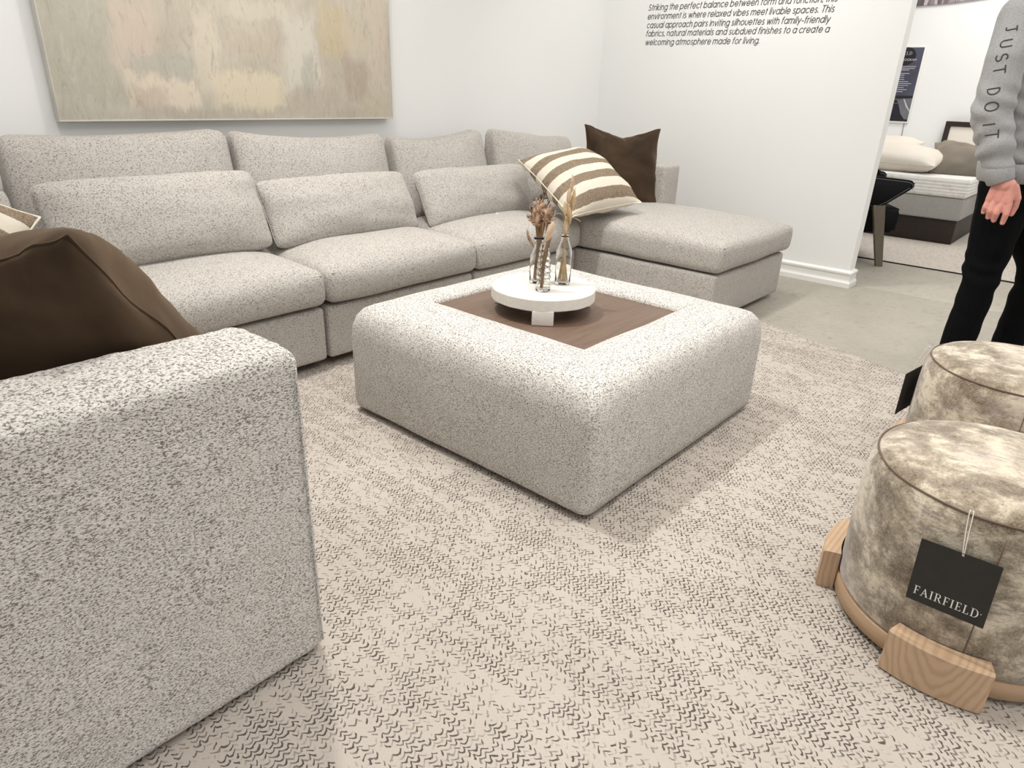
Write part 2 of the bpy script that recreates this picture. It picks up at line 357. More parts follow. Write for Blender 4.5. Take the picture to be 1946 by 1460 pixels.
def pillow(name, w, h, t, M, mat, label=None, cat='pillow', parent=None, n=28, pinch=0.045, wr=0.006, seed=0, dent=0.0, piping=None, pr=0.004, group=None, q=0.55, tuck=None, ear=0.0, seam_name='piping', front=1.0, dw=0.30, rc=0.0):
    v = []; uv = []; idx = {}; f = []; rim = []
    def pos(u, s, side):
        k = 1 - pinch * (1 - s * s); k2 = 1 - pinch * (1 - u * u)
        x = w / 2 * u * k; y = h / 2 * s * k2
        if rc:
            cr = (abs(u) * abs(s)) ** 8; x -= rc * cr * h / 2 * (1 if u > 0 else -1); y -= rc * cr * h / 2 * (1 if s > 0 else -1)
        e = ear * (abs(u * s)) ** 6; x *= 1 + e; y *= 1 + e
        prof = max(0.0, (1 - abs(u) ** 2.4) * (1 - abs(s) ** 2.4)) ** q
        z = side * t / 2 * prof * (front if side > 0 else 1.0)
        if dent: # a chop in the middle of the top edge
            g = max(0.0, 1 - abs(u) / dw) * max(0, s) ** 1.5; y -= dent * g; z *= 1 - 0.35 * g
        nz = noise.noise(Vector((u * 2.3 + seed, s * 2.3, side * 3.1 + seed * 1.7)))
        n2 = noise.noise(Vector((u * 6 + seed * 3, s * 6, side * 5)))
        edge = max(abs(u), abs(s)) ** 3
        z += (nz * wr * 1.6 + n2 * wr * edge) * min(1, prof * 3)
        x += nz * wr * 0.8 * abs(u); y += n2 * wr * 0.6 * abs(s)
        p = Vector((x, y, z))
        if tuck: p = tuck(p, u, s)
        return M @ p
    for side in (1, -1):
        for i in range(n + 1):
            for j in range(n + 1):
                b = i in (0, n) or j in (0, n)
                key = (i, j, 0 if b else side)
                if key in idx: continue
                u = math.sin((2 * i / n - 1) * PI / 2); s = math.sin((2 * j / n - 1) * PI / 2)
                idx[key] = len(v); v.append(pos(u, s, 0 if b else side)); uv.append((0.5 + u / 2, 0.5 + s / 2))
    g = lambda i, j, sd: idx[(i, j, 0 if (i in (0, n) or j in (0, n)) else sd)]
    for side in (1, -1):
        for i in range(n):
            for j in range(n):
                qd = (g(i, j, side), g(i + 1, j, side), g(i + 1, j + 1, side), g(i, j + 1, side)); f.append(qd if side == 1 else qd[::-1])
    me = bpy.data.meshes.new(name); me.from_pydata([tuple(x) for x in v], [], f); me.update()
    ul = me.uv_layers.new(name='UVMap')
    for lp in me.loops: ul.data[lp.index].uv = uv[lp.vertex_index]
    o = link(name, me, mat, parent)
    if label: tag(o, label, cat, group)
    if piping:
        loop = [(i, 0) for i in range(n)] + [(n, j) for j in range(n)] + [(i, n) for i in range(n, 0, -1)] + [(0, j) for j in range(n, 0, -1)]
        tube(seam_name, [v[g(i, j, 1)] for i, j in loop], pr, piping, o, 6, True)
    return o

def soften(seed, amp, sc):
    def f(p): return Vector([amp * noise.noise(Vector(p) * sc + Vector((seed, 3.1 * a, seed * 0.7))) for a in range(3)])
    return f
def seat_cushion(parent, x0, x1, y0, y1, z0, z1, crown, seed, front='-y', n=(14, 14, 4), seam=True, r=0.040, bulge=0.014):
    nz = soften(seed, 0.006, 4.0)
    def fn(p, t):
        q = Vector(p); a = (1 - t[0] ** 4) * (1 - t[1] ** 4)
        if t[2] > 0: q.z += crown * a * t[2]
        w = 1 - t[2] ** 2
        q.y += bulge * w * (t[1] if abs(t[1]) > 0.8 else 0) * (1 - t[0] ** 4); q.x += bulge * 0.35 * w * (t[0] if abs(t[0]) > 0.8 else 0)
        return q + nz(p)
    o = box('seat_cushion', M_boucle_shaded, parent, x0, x1, y0, y1, z0, z1, r, n, 4, fn)
    if seam:   # the sewn edge where the top panel meets the boxing
        zs = z1 - r * 0.45; pts = []
        for i in range(25):
            x = x0 + 0.02 + (x1 - x0 - 0.04) * i / 24; t = 2 * (x - x0) / (x1 - x0) - 1
            pts.append(Vector((x, y0 + 0.008 - bulge * 0.55 * (1 - t ** 4) * (1 - 0.36), zs)) + nz((x, y0, zs)))
        tube('seam_welt', pts, 0.0028, M_boucle_shaded, o, 6)
        if front == 'chaise':
            pts = [Vector((x0 + 0.010, y0 + 0.02 + (y1 - y0 - 0.1) * i / 24, zs)) + nz((x0, y0 + (y1 - y0) * i / 24, zs)) for i in range(25)]
            tube('seam_welt', pts, 0.0028, M_boucle_shaded, o, 6)
    return o
def back_cushion(parent, x0, x1, yb, zb, zt, lean=0.10, thick=0.20, seed=0, sag=0.0, skew=0.0, slope=0.0):
    """plump loose back cushion, bottom front at yb, leaning back"""
    nz = soften(seed, 0.010, 3.2)
    def fn(p, t):
        q = Vector(p); a = (1 - t[0] ** 2) * (1 - abs(t[2]) ** 3)
        q.y += (0.045 if t[1] > 0 else -0.045) * a * abs(t[1])
        k = (t[2] + 1) / 2
        q.y += lean * k; q.x += skew * k
        q.z += k * (0.012 * abs(t[0]) ** 3 - sag * (1 - t[0] ** 2) + slope * t[0])
        th = 1 - 0.35 * k * (abs(t[0]) ** 4) - 0.25 * k ** 3; q.y = (yb + thick / 2 + lean * k) + (q.y - (yb + thick / 2 + lean * k)) * th
        return q + nz(p)
    return box('back_cushion', M_boucle_shaded, parent, x0, x1, yb, yb + thick, zb, zt, 0.05, (14, 4, 12), 4, fn)

# ------------------------------------------------------------------ structure
floor = struct(from_data('floor', *rbox(-6, 12, -6, 8, -0.12, -0.02, 0, (1, 1, 1)), plain('floor_joint', (0.05, 0.045, 0.04), 0.9), None, False))
box('concrete_slab', M_conc, floor, -6, 4.727, -6, 8, -0.04, 0.0, 0.002, (1, 1, 1), 1)
box('concrete_slab', M_conc, floor, 4.733, 5.655, -6, 8, -0.04, 0.0, 0.002, (1, 1, 1), 1)
box('carpet_field', M_carpet, floor, 5.665, 12, -6, 8, -0.04, 0.006, 0.004, (1, 1, 1), 1)['label'] = 'pale carpet with a dark frayed edge'
tube('carpet_edge', [(5.660 + 0.006 * noise.noise(Vector((0, y * 0.25, 5))), -3 + y * 0.15, 0.004) for y in range(50)], 0.005, M_shadow, floor, 6)
struct(from_data('ceiling', *rbox(-6, 12, -6, 8, 3.35, 3.45, 0, (1, 1, 1)), M_ceil, None, False))
struct(from_data('wall_back', *rbox(-3.2, 4.75, 3.225, 3.345, 0, 3.35, 0, (1, 1, 1)), M_wall, None, False))
wall_right = struct(from_data('wall_right', *rbox(4.633, 4.733, 1.195, 3.225, 0, 3.35, 0.0, (1, 1, 1)), M_wall, None, False))
struct(from_data('wall_far', *rbox(8.62, 8.75, -6, 8, 0, 3.35, 0, (1, 1, 1)), M_wall, None, False))
# skirting with its stepped profile, wrapped round the wall end
bb_prof = [(0.0, 0.0), (0.022, 0.0), (0.022, 0.03), (0.016, 0.042), (0.014, 0.050), (0.014, 0.078), (0.019, 0.085), (0.019, 0.096), (0.010, 0.104), (0.0, 0.108)]
path = [((4.633, 3.22), (-1, 0)), ((4.633, 1.195), (-1, -1)), ((4.733, 1.195), (1, -1)), ((4.733, 3.22), (1, 0))]
v = []; f = []
for (p, d) in path:
    for (o_, z) in bb_prof: v.append((p[0] + d[0] * o_, p[1] + d[1] * o_, z))
k = len(bb_prof)
for i in range(3):
    for j in range(k - 1): f.append((i * k + j, i * k + j + 1, (i + 1) * k + j + 1, (i + 1) * k + j))
struct(from_data('baseboard_right', v, f, M_trim, None, False))
v = []; f = []
for x in (-3.2, 4.633):
    for (o_, z) in bb_prof: v.append((x, 3.225 - o_, z))
for j in range(k - 1): f.append((j, j + 1, k + j + 1, k + j))
struct(from_data('baseboard_back', v, f, M_trim, None, False))

# wall lettering
def text_mesh(body, size=1.0, shear=0.0, spacing=1.0):
    c = bpy.data.curves.new('lettering', 'FONT'); c.body = body; c.size = size; c.shear = shear; c.offset = -0.012; c.space_character = spacing; c.resolution_u = 4
    o = bpy.data.objects.new('lettering', c); COL.objects.link(o)
    dg = bpy.context.evaluated_depsgraph_get(); dg.update()
    me = bpy.data.meshes.new_from_object(o.evaluated_get(dg)); bpy.data.objects.remove(o); bpy.data.curves.remove(c); me.materials.clear(); return me
def text_line(name, body, start, right, up, width, xh, mat, parent, shear=0.22, off=0.0015, spacing=1.0, end_frac=None):
    me = text_mesh(body, 1.0, shear, spacing)
    xs = [q.co.x for q in me.vertices]; sx = width / (max(xs) - min(xs)); x0 = min(xs)
    R = Vector(right).normalized(); U = Vector(up).normalized(); nrm = R.cross(U)
    for q in me.vertices: q.co = Vector(start) + R * ((q.co.x - x0) * sx) + U * (q.co.y * xh / 0.53) + nrm * off
    return link(name, me, mat, parent, False)
lines = [('Striking the perfect balance between form and function, this', 1.629, 1.262), ('environment is where relaxed vibes meet livable spaces. This', 1.575, 1.255),
         ('casual approach pairs inviting silhouettes with family-friendly', 1.521, 1.241), ('fabrics, natural materials and subdued finishes to a create a', 1.469, 1.248), ('welcoming atmosphere made for living.', 1.4145, 0.830)]
def arcp(cx, cy, rx, ry, a0, a1, n=12): return [(cx + rx * math.cos(math.radians(a0 + (a1 - a0) * i / n)), cy + ry * math.sin(math.radians(a0 + (a1 - a0) * i / n))) for i in range(n + 1)]
XH = 0.53; Rr_ = XH / 2; O_ = [arcp(Rr_, Rr_, Rr_, Rr_, 0, 360, 22)]; ST = lambda x, a, b: [(x, a), (x, b)]
ARCH = lambda x, w: arcp(x + w / 2, XH - w / 2, w / 2, w / 2, 180, 0, 10) + [(x + w, 0)]
GEO = {'a': (0.53, O_ + [ST(0.53, 0, XH)]), 'b': (0.53, O_ + [ST(0, 0, 0.76)]), 'c': (0.47, [arcp(Rr_, Rr_, Rr_, Rr_, 42, 318, 16)]), 'd': (0.53, O_ + [ST(0.53, 0, 0.76)]),
       'e': (0.53, [[(0.01, Rr_), (0.53, Rr_)] + arcp(Rr_, Rr_, Rr_, Rr_, 0, 325, 18)]), 'f': (0.22, [[(0.08, 0), (0.08, 0.62)] + arcp(0.22, 0.62, 0.14, 0.14, 180, 80, 6), [(0, XH), (0.21, XH)]]),
       'g': (0.53, O_ + [[(0.53, XH), (0.53, 0.02)] + arcp(Rr_, 0.02, Rr_, 0.24, 0, -150, 10)]), 'h': (0.44, [ST(0, 0, 0.76), ARCH(0, 0.44)]), 'i': (0.0, [ST(0, 0, XH), [(0, 0.68), (0, 0.73)]]),
       'k': (0.40, [ST(0, 0, 0.76), [(0.36, XH), (0.01, 0.24), (0.40, 0)]]), 'l': (0.0, [ST(0, 0, 0.76)]), 'm': (0.78, [ST(0, 0, XH), ARCH(0, 0.39), ARCH(0.39, 0.39)]), 'n': (0.44, [ST(0, 0, XH), ARCH(0, 0.44)]),
       'o': (0.53, O_), 'p': (0.53, O_ + [ST(0, -0.22, XH)]), 'r': (0.22, [ST(0, 0, XH), arcp(0.20, 0.33, 0.20, 0.20, 180, 75, 6)]), 's': (0.33, [arcp(0.165, 0.395, 0.135, 0.135, 40, 270, 9) + arcp(0.165, 0.13, 0.165, 0.13, 90, -145, 9)]),
       't': (0.20, [ST(0.10, 0, 0.70), [(0, XH), (0.20, XH)]]), 'u': (0.44, [[(0, XH), (0, 0.22)] + arcp(0.22, 0.22, 0.22, 0.22, 180, 360, 10) + [(0.44, XH)]]), 'v': (0.44, [[(0, XH), (0.22, 0), (0.44, XH)]]),
       'w': (0.70, [[(0, XH), (0.18, 0), (0.35, XH), (0.52, 0), (0.70, XH)]]), 'x': (0.42, [[(0, XH), (0.42, 0)], [(0, 0), (0.42, XH)]]), 'y': (0.44, [[(0, XH), (0.22, 0.02)], [(0.44, XH), (0.12, -0.22)]]),
       'S': (0.44, [arcp(0.22, 0.55, 0.19, 0.18, 35, 270, 10) + arcp(0.22, 0.185, 0.22, 0.185, 90, -150, 10)]), 'T': (0.46, [[(0, 0.73), (0.46, 0.73)], ST(0.23, 0, 0.73)]), '.': (0.0, [[(0, 0.0), (0, 0.06)]]), ',': (0.02, [[(0.03, 0.06), (0, -0.07)]]), '-': (0.24, [[(0, 0.25), (0.24, 0.25)]])}
def stroke_line(name, body, start, right, up, width, xh, weight, mat, parent, shear=0.2):
    R_ = Vector(right); U = Vector(up); nrm = R_.cross(U); strokes = []; x = 0.0
    for ch in body:
        if ch == ' ': x += 0.28; continue
        w, ps = GEO[ch]
        for p in ps:
            cur = [p[0]]
            for i in range(1, len(p)):       # part the stroke at sharp corners
                cur.append(p[i])
                if i < len(p) - 1:
                    a1 = math.atan2(p[i][1] - p[i - 1][1], p[i][0] - p[i - 1][0]); a2 = math.atan2(p[i + 1][1] - p[i][1], p[i + 1][0] - p[i][0])
                    if abs((a2 - a1 + PI) % (2 * PI) - PI) > 0.9: strokes.append([(a + x, b) for a, b in cur]); cur = [p[i]]
            strokes.append([(a + x, b) for a, b in cur])
        x += w + 0.21
    sx = width / (x - 0.21); sy = xh / XH; V = []; F = []
    for k_, p in enumerate(strokes):
        q = [Vector(((a) * sx + b * sy * shear, b * sy)) for a, b in p]; k0 = len(V)
        for i in range(len(q)):
            t_ = (q[min(i + 1, len(q) - 1)] - q[max(i - 1, 0)]).normalized(); n_ = Vector((-t_.y, t_.x)) * weight / 2
            e = t_ * weight * 0.35 * (-1 if i == 0 else (1 if i == len(q) - 1 else 0))
            for sg in (1, -1):
                c = q[i] + n_ * sg + e; V.append(Vector(start) + R_ * c.x + U * c.y + nrm * (0.0012 + 0.00015 * (k_ % 4)))
        F += [(k0 + 2 * i, k0 + 2 * i + 1, k0 + 2 * i + 3, k0 + 2 * i + 2) for i in range(len(q) - 1)]
    me = bpy.data.meshes.new(name); me.from_pydata([tuple(q) for q in V], [], F); me.update(); return link(name, me, mat, parent, False)
for body, z, wd in lines:
    stroke_line('text_line', body, (4.633, 2.862, z), (0, -1, 0), (0, 0, 1), wd, 0.0255, 0.0040, M_ink, wall_right)

# ------------------------------------------------------------------ rug
def rug():
    poly = [(-1.2, 2.52), (3.05, 2.52), (3.50, 1.45), (3.47, 1.22), (3.40, 1.05), (3.34, 0.82), (3.21, 0.48), (3.02, 0.0), (2.85, -0.6), (2.7, -1.6), (-1.2, -1.6)]
    out = []
    for i in range(len(poly)):
        a = Vector(poly[i]); b = Vector(poly[(i + 1) % len(poly)]); m = max(1, int((b - a).length / 0.05))
        for j in range(m):
            p = a.lerp(b, j / m); out.append((p.x + 0.008 * noise.noise(Vector((p.x * 9, p.y * 9, 0))), p.y))
    o = prism('area_rug', out, Matrix.Translation((0, 0, 0.0005)), 0.009, M_rug)
    tag(o, 'cream woven rug flecked with dark stitches under the ottoman', 'rug'); return o
rug()
RZ = 0.0095

# ------------------------------------------------------------------ sectional sofa, module by module
def module(name, label, x0, x1, seed, bc, plinth=True):
    t = empty(name, ((x0 + x1) / 2, 2.7, RZ), label, 'sofa', None)
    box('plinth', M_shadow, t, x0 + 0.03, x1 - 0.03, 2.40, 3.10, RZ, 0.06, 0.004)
    box('base', M_boucle_shaded, t, x0 + 0.006, x1 - 0.006, 2.295, 2.98, 0.045, 0.268, 0.018, (8, 4, 4), 3)
    box('back_frame', M_boucle_shaded, t, x0 + 0.006, x1 - 0.006, 3.02, 3.20, 0.032, 0.70, 0.03, (4, 2, 4), 3)
    seat_cushion(t, x0 + 0.004, x1 - 0.004, 2.262, 2.99, 0.280, 0.425, 0.048, seed)
    back_cushion(t, bc[0], bc[1], 2.80, 0.44, bc[2], 0.12, 0.21, seed + 5, bc[3], bc[4], bc[5])
    return t
# bc: x0, x1, top z, sag, skew, slope
module('sofa_module', 'oatmeal boucle sofa module left of the ottoman, below the painting', 0.615, 1.500, 1, (0.660, 1.492, 0.888, 0.000, 0.035, 0.004))
module('sofa_module', 'oatmeal boucle sofa module directly behind the upholstered ottoman', 1.500, 2.350, 2, (1.505, 2.330, 0.876, 0.022, 0.045, -0.012))
module('sofa_module', 'oatmeal boucle sofa module next to the chaise, behind the flower bottles', 2.350, 3.190, 3, (2.370, 3.050, 0.855, 0.022, 0.065, 0.012))
# chaise
t = empty('sofa_chaise', (3.66, 2.2, RZ), 'oatmeal boucle chaise end with a long seat and one short arm', 'sofa')
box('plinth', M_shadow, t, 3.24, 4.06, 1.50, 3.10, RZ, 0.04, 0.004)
box('base', M_boucle_shaded, t, 3.197, 4.085, 1.432, 2.98, 0.025, 0.268, 0.02, (6, 10, 4), 3)
seat_cushion(t, 3.194, 4.125, 1.412, 2.99, 0.278, 0.430, 0.045, 11, 'chaise', (14, 22, 4))
box('back_frame', M_boucle_shaded, t, 3.197, 4.10, 3.02, 3.20, 0.032, 0.70, 0.03, (4, 2, 4), 3)
box('arm', M_boucle_shaded, t, 3.945, 4.135, 2.20, 3.20, 0.30, 0.695, 0.025, (3, 8, 5), 3)
back_cushion(t, 3.130, 3.920, 2.80, 0.44, 0.835, 0.12, 0.20, 19, 0.0, 0.075, -0.035)
# corner module
t = empty('sofa_corner', (0.1, 2.7, RZ), 'oatmeal boucle sofa corner unit behind the brown pillow, left picture edge', 'sofa')
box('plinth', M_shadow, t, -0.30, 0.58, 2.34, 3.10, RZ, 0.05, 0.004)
box('base', M_boucle_shaded, t, -0.36, 0.605, 2.27, 2.98, 0.032, 0.268, 0.018, (6, 6, 4), 3)
seat_cushion(t, -0.20, 0.610, 2.245, 2.99, 0.280, 0.425, 0.045, 23)
box('back_frame', M_boucle_shaded, t, -0.40, 0.609, 3.02, 3.20, 0.032, 0.70, 0.03, (4, 2, 4), 3)
box('back_frame', M_boucle_shaded, t, -0.40, -0.22, 2.26, 3.02, 0.032, 0.70, 0.03, (2, 4, 4), 3)
back_cushion(t, -0.16, 0.625, 2.80, 0.44, 0.83, 0.12, 0.20, 29, 0.01, -0.01, -0.02)
# near end module with the big arm
t = empty('sofa_end_module', (0.1, 1.6, RZ), 'oatmeal boucle sofa end with a tall square arm filling the lower left', 'sofa')
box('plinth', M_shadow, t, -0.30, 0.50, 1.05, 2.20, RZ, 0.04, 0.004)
box('base', M_boucle, t, -0.36, 0.560, 1.20, 2.235, 0.028, 0.268, 0.018, (4, 6, 4), 3)
def arm_fn(p, tt):
    q = Vector(p); nz = 0.0035 * noise.noise(Vector(p) * 7) + 0.0022 * noise.noise(Vector(p) * 55)
    if tt[2] > 0.9: q.z += nz + 0.004 * (1 - tt[1] ** 2)
    if tt[1] < -0.9: q.y -= nz
    if tt[0] > 0.9: q.x += nz
    return q
arm = box('arm', M_boucle, t, -0.40, 0.588, 0.985, 1.192, 0.020, 0.680, 0.026, (90, 18, 60), 5, arm_fn)
tube('seam_welt', [(0.572, 0.9825, 0.05 + 0.60 * i / 20) for i in range(21)], 0.0022, M_boucle, arm, 6)
seat_cushion(t, -0.20, 0.575, 1.196, 2.235, 0.280, 0.425, 0.040, 31, seam=False)
box('back_frame', M_boucle, t, -0.42, -0.22, 1.195, 2.255, 0.032, 0.70, 0.03, (2, 4, 4), 3)
box('back_cushion', M_boucle_shaded, t, -0.21, 0.02, 1.22, 2.22, 0.44, 0.86, 0.07, (4, 12, 8), 4)

# lumbar pillows
def lumbar(x0, x1, yb, yt, zb, zt, label, seed, mat=M_boucle_shaded, t=0.20, roll=0.0):
    c = Vector(((x0 + x1) / 2, (yb + yt) / 2, (zb + zt) / 2)); h = math.hypot(yt - yb, zt - zb)
    M = frame(c, (1, 0, roll), (0, yt - yb, zt - zb))
    return pillow('lumbar_pillow', x1 - x0, h, t, M, mat, label, 'pillow', None, 28, 0.02, 0.006, seed, piping=mat, pr=0.0025, group='boucle lumbar pillows along the sofa', q=0.5, rc=0.10)
lumbar(0.690, 1.495, 2.625, 2.765, 0.455, 0.762, 'long oatmeal lumbar pillow left of the other two, beneath the painting', 3, roll=0.0)
lumbar(1.500, 2.300, 2.625, 2.765, 0.440, 0.712, 'oatmeal lumbar pillow in the middle of three, behind the ottoman left side', 8, roll=-0.004)
lp3 = lumbar(2.365, 3.215, 2.625, 2.765, 0.425, 0.700, 'oatmeal lumbar pillow nearest the striped pillow, with a tiny seam label', 15, roll=-0.004)
box('seam_label', M_white, lp3, 2.775, 2.800, 2.548, 2.552, 0.455, 0.480, 0.001)
lumbar(-0.14, 0.615, 2.56, 2.69, 0.470, 0.765, 'oatmeal lumbar pillow in the corner, only its end showing at left edge', 21)
# throw pillows
Ms = Matrix(((0.971, 0.155, -0.184, 3.217), (-0.224, 0.864, -0.451, 2.322), (0.089, 0.479, 0.873, 0.638), (0, 0, 0, 1)))
pillow('striped_pillow', 0.50, 0.50, 0.25, Ms, M_stripe, 'cream and brown striped pillow leaning beside the brown velvet one', 'pillow', None, 30, 0.03, 0.006, 4, piping=M_cream, pr=0.0035, group='striped throw pillows', ear=0.03)
Mb = Matrix(((0.789, 0.188, -0.585, 3.800), (-0.614, 0.191, -0.766, 2.430), (-0.033, 0.963, 0.266, 0.668), (0, 0, 0, 1)))
pillow('velvet_pillow', 0.47, 0.47, 0.17, Mb, M_velvet, 'brown velvet pillow with chopped top standing on the chaise', 'pillow', None, 32, 0.04, 0.010, 6, dent=0.050, dw=0.85, piping=M_velvet, pr=0.0035, group='brown velvet throw pillows', ear=0.05)
e2 = Vector((0.47, 0.03, -0.88)); nf = Vector((-0.50, -0.70, -0.48)).normalized(); e2 = (e2 - nf * e2.dot(nf)).normalized(); e1 = nf.cross(e2)   # e1 to the right along the top edge
P = Vector((0.333, 1.195, 0.872)); wL = 0.46
Ml = frame(P - e1 * wL / 2 + e2 * wL / 2, e1, -e2)
pillow('velvet_pillow', wL, wL, 0.42, Ml, M_velvet, 'large brown velvet pillow slumped over the near sofa arm', 'pillow', None, 36, 0.02, 0.016, 12, piping=M_velvet, pr=0.003, group='brown velvet throw pillows', ear=0.0, front=0.35, q=0.40)
Ms2 = frame((0.24, 2.21, 0.69), (0.80, -0.35, -0.48), (0.42, 0.40, 0.60))
pillow('striped_pillow', 0.46, 0.46, 0.17, Ms2, M_stripe, 'striped pillow mostly hidden behind the near brown pillow', 'pillow', None, 24, 0.03, 0.006, 9, piping=M_cream, pr=0.0035, group='striped throw pillows', ear=0.03)

# ------------------------------------------------------------------ ottoman
def ottoman():
    t = empty('ottoman', (1.857, 1.377, RZ), 'square boucle cocktail ottoman with a sunken walnut centre', 'ottoman')
    X0, X1, Y0, Y1 = 1.321, 2.394, 0.856, 1.898; ix0, ix1, iy0, iy1 = 1.585, 2.163, 1.088, 1.742
    prof = [(0.06, 0.030), (0.02, 0.024), (0.004, 0.034), (0.0, 0.06), (0.0, 0.18), (0.0, 0.30), (0.004, 0.335), (0.016, 0.368), (0.036, 0.390), (0.060, 0.400), (0.11, 0.406), (0.17, 0.407), (0.215, 0.404), (0.236, 0.398), (0.243, 0.388), (0.243, 0.36)]
    D = 0.243; V = []; F = []
    per = 4 * 22
    for (d, z) in prof:
        s = d / D; x0 = X0 + (ix0 - X0) * s; x1 = X1 + (ix1 - X1) * s; y0 = Y0 + (iy0 - Y0) * s; y1 = Y1 + (iy1 - Y1) * s
        rc = 0.030 * (1 - s) + 0.006 * s; ring = []
        for (cx, cy, a0) in ((x1 - rc, y0 + rc, -PI / 2), (x1 - rc, y1 - rc, 0), (x0 + rc, y1 - rc, PI / 2), (x0 + rc, y0 + rc, PI)):
            for i in range(7): a = a0 + PI / 2 * i / 6; ring.append(Vector((cx + rc * math.cos(a), cy + rc * math.sin(a), z)))
        out = []
        for i in range(len(ring)):
            a = ring[i]; b = ring[(i + 1) % len(ring)]; m = 15 if i % 7 == 6 else 1
            for j in range(m):
                p = a.lerp(b, j / m); nz = 0.0045 * noise.noise(p * 5); p = p + Vector((nz, nz * 0.7, 0.6 * nz if z > 0.3 else 0)); out.append(p)
        V += out; per = len(out)
    for i in range(len(prof) - 1):
        for s in range(per): F.append((i * per + s, i * per + (s + 1) % per, (i + 1) * per + (s + 1) % per, (i + 1) * per + s))
    from_data('upholstery', V, F, M_boucle, t)
    box('wood_panel', M_walnut, t, ix0 - 0.01, ix1 + 0.01, iy0 - 0.01, iy1 + 0.01, 0.362, 0.386, 0.002)
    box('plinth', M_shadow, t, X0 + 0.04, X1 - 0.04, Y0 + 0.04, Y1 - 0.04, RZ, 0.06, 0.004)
    return t
ottoman()

# ------------------------------------------------------------------ tray riser, bottles, dried stems
TZ = 0.476
def tray():
    cx, cy, R = 1.822, 1.440, 0.182
    t = empty('tray_riser', (cx, cy, 0.386), 'round white wooden riser tray on the ottoman panel', 'tray')
    seg = 64; V = []; F = []
    rad = [R * (1 + 0.018 * noise.noise(Vector((3 * math.cos(2 * PI * s / seg), 3 * math.sin(2 * PI * s / seg), 2)))) for s in range(seg)]
    prof = [(-0.02, 0.434), (-0.003, 0.434), (0, 0.437), (0, TZ - 0.004), (-0.004, TZ), (-0.06, TZ), (-0.12, TZ)]
    for d, z in prof:
        for s in range(seg): a = 2 * PI * s / seg; V.append((cx + (rad[s] + d) * math.cos(a), cy + (rad[s] + d) * math.sin(a), z))
    for i in range(len(prof) - 1):
        for s in range(seg): F.append((i * seg + s, i * seg + (s + 1) % seg, (i + 1) * seg + (s + 1) % seg, (i + 1) * seg + s))
    F.append(tuple(range(seg))[::-1]); F.append(tuple((len(prof) - 1) * seg + s for s in range(seg)))
    o = from_data('tray_top', V, F, M_tray, t, False)
    for a in (-141, -21, 99):
        ang = math.radians(a); M = Matrix.Translation((cx, cy, 0)) @ Matrix.Rotation(ang, 4, 'Z')
        box('foot', M_tray, t, 0.105, R + 0.001, -0.036, 0.036, 0.3865, 0.437, 0.004, (1, 1, 1), 2, None, M)
    return t
tray()
def bottle_profile(R, rn, h, body, thick=0.003, lip=True, twist=0):
    o = [(R * 0.85, 0.0), (R * 0.97, 0.003), (R, 0.010), (R, body - 0.012), (R * 0.96, body - 0.002), (R * 0.78, body + 0.010), (rn + 0.004, body + 0.020), (rn, body + 0.030), (rn, h - 0.008), (rn + 0.003, h - 0.006), (rn + 0.003, h)]
    i = [(rn - 0.002, h), (rn - 0.0025, body + 0.030), (rn, body + 0.022), (R * 0.78 - thick, body + 0.008), (R - thick, body - 0.012), (R - thick, 0.012), (R * 0.8, 0.008)]
    return o + i
def bottle(label, x, y, R, rn, h, body, spiral=False):
    prof = bottle_profile(R, rn, h, body)
    seg = 36; V = []; F = []
    if spiral:
        o = []; N_ = 40
        for i in range(N_ + 1):
            z = h * i / N_
            if z < 0.022: r = R * (0.9 if z < 0.003 else 1.0)
            elif z < 0.034: r = R * 0.86
            else: r = R * 0.92 - (R * 0.92 - rn) * max(0, (z - 0.06) / (h - 0.06)) ** 1.3
            o.append((r, z))
        prof = o + [(r - 0.003, z) for r, z in reversed(o) if z > 0.008]
    no = len(prof)
    for k_, (r, z) in enumerate(prof):
        for s in range(seg):
            a = 2 * PI * s / seg; rr = r
            if spiral and k_ <= 40 and 0.034 < z < h - 0.008: rr = r * (1 + 0.10 * math.sin(2 * a + z * 330))
            V.append((x + rr * math.cos(a), y + rr * math.sin(a), TZ + 0.0005 + z))
    for i in range(no - 1):
        for s in range(seg): F.append((i * seg + s, i * seg + (s + 1) % seg, (i + 1) * seg + (s + 1) % seg, (i + 1) * seg + s))
    F.append(tuple(range(seg))[::-1]); F.append(tuple((no - 1) * seg + s for s in range(seg)))
    return tag(from_data('glass_bottle', V, F, M_glass), label, 'bottle', 'glass bottles on the tray')
bottle('clear glass bottle holding straw grasses, right side of the tray', 1.885, 1.407, 0.0275, 0.014, 0.170, 0.125)
bottle('clear glass bottle behind the spiral one, holding brown thistle stems', 1.832, 1.478, 0.0285, 0.015, 0.160, 0.100)
bottle('spiral ribbed glass bottle at the front of the tray', 1.765, 1.398, 0.0255, 0.014, 0.160, 0.06, True)

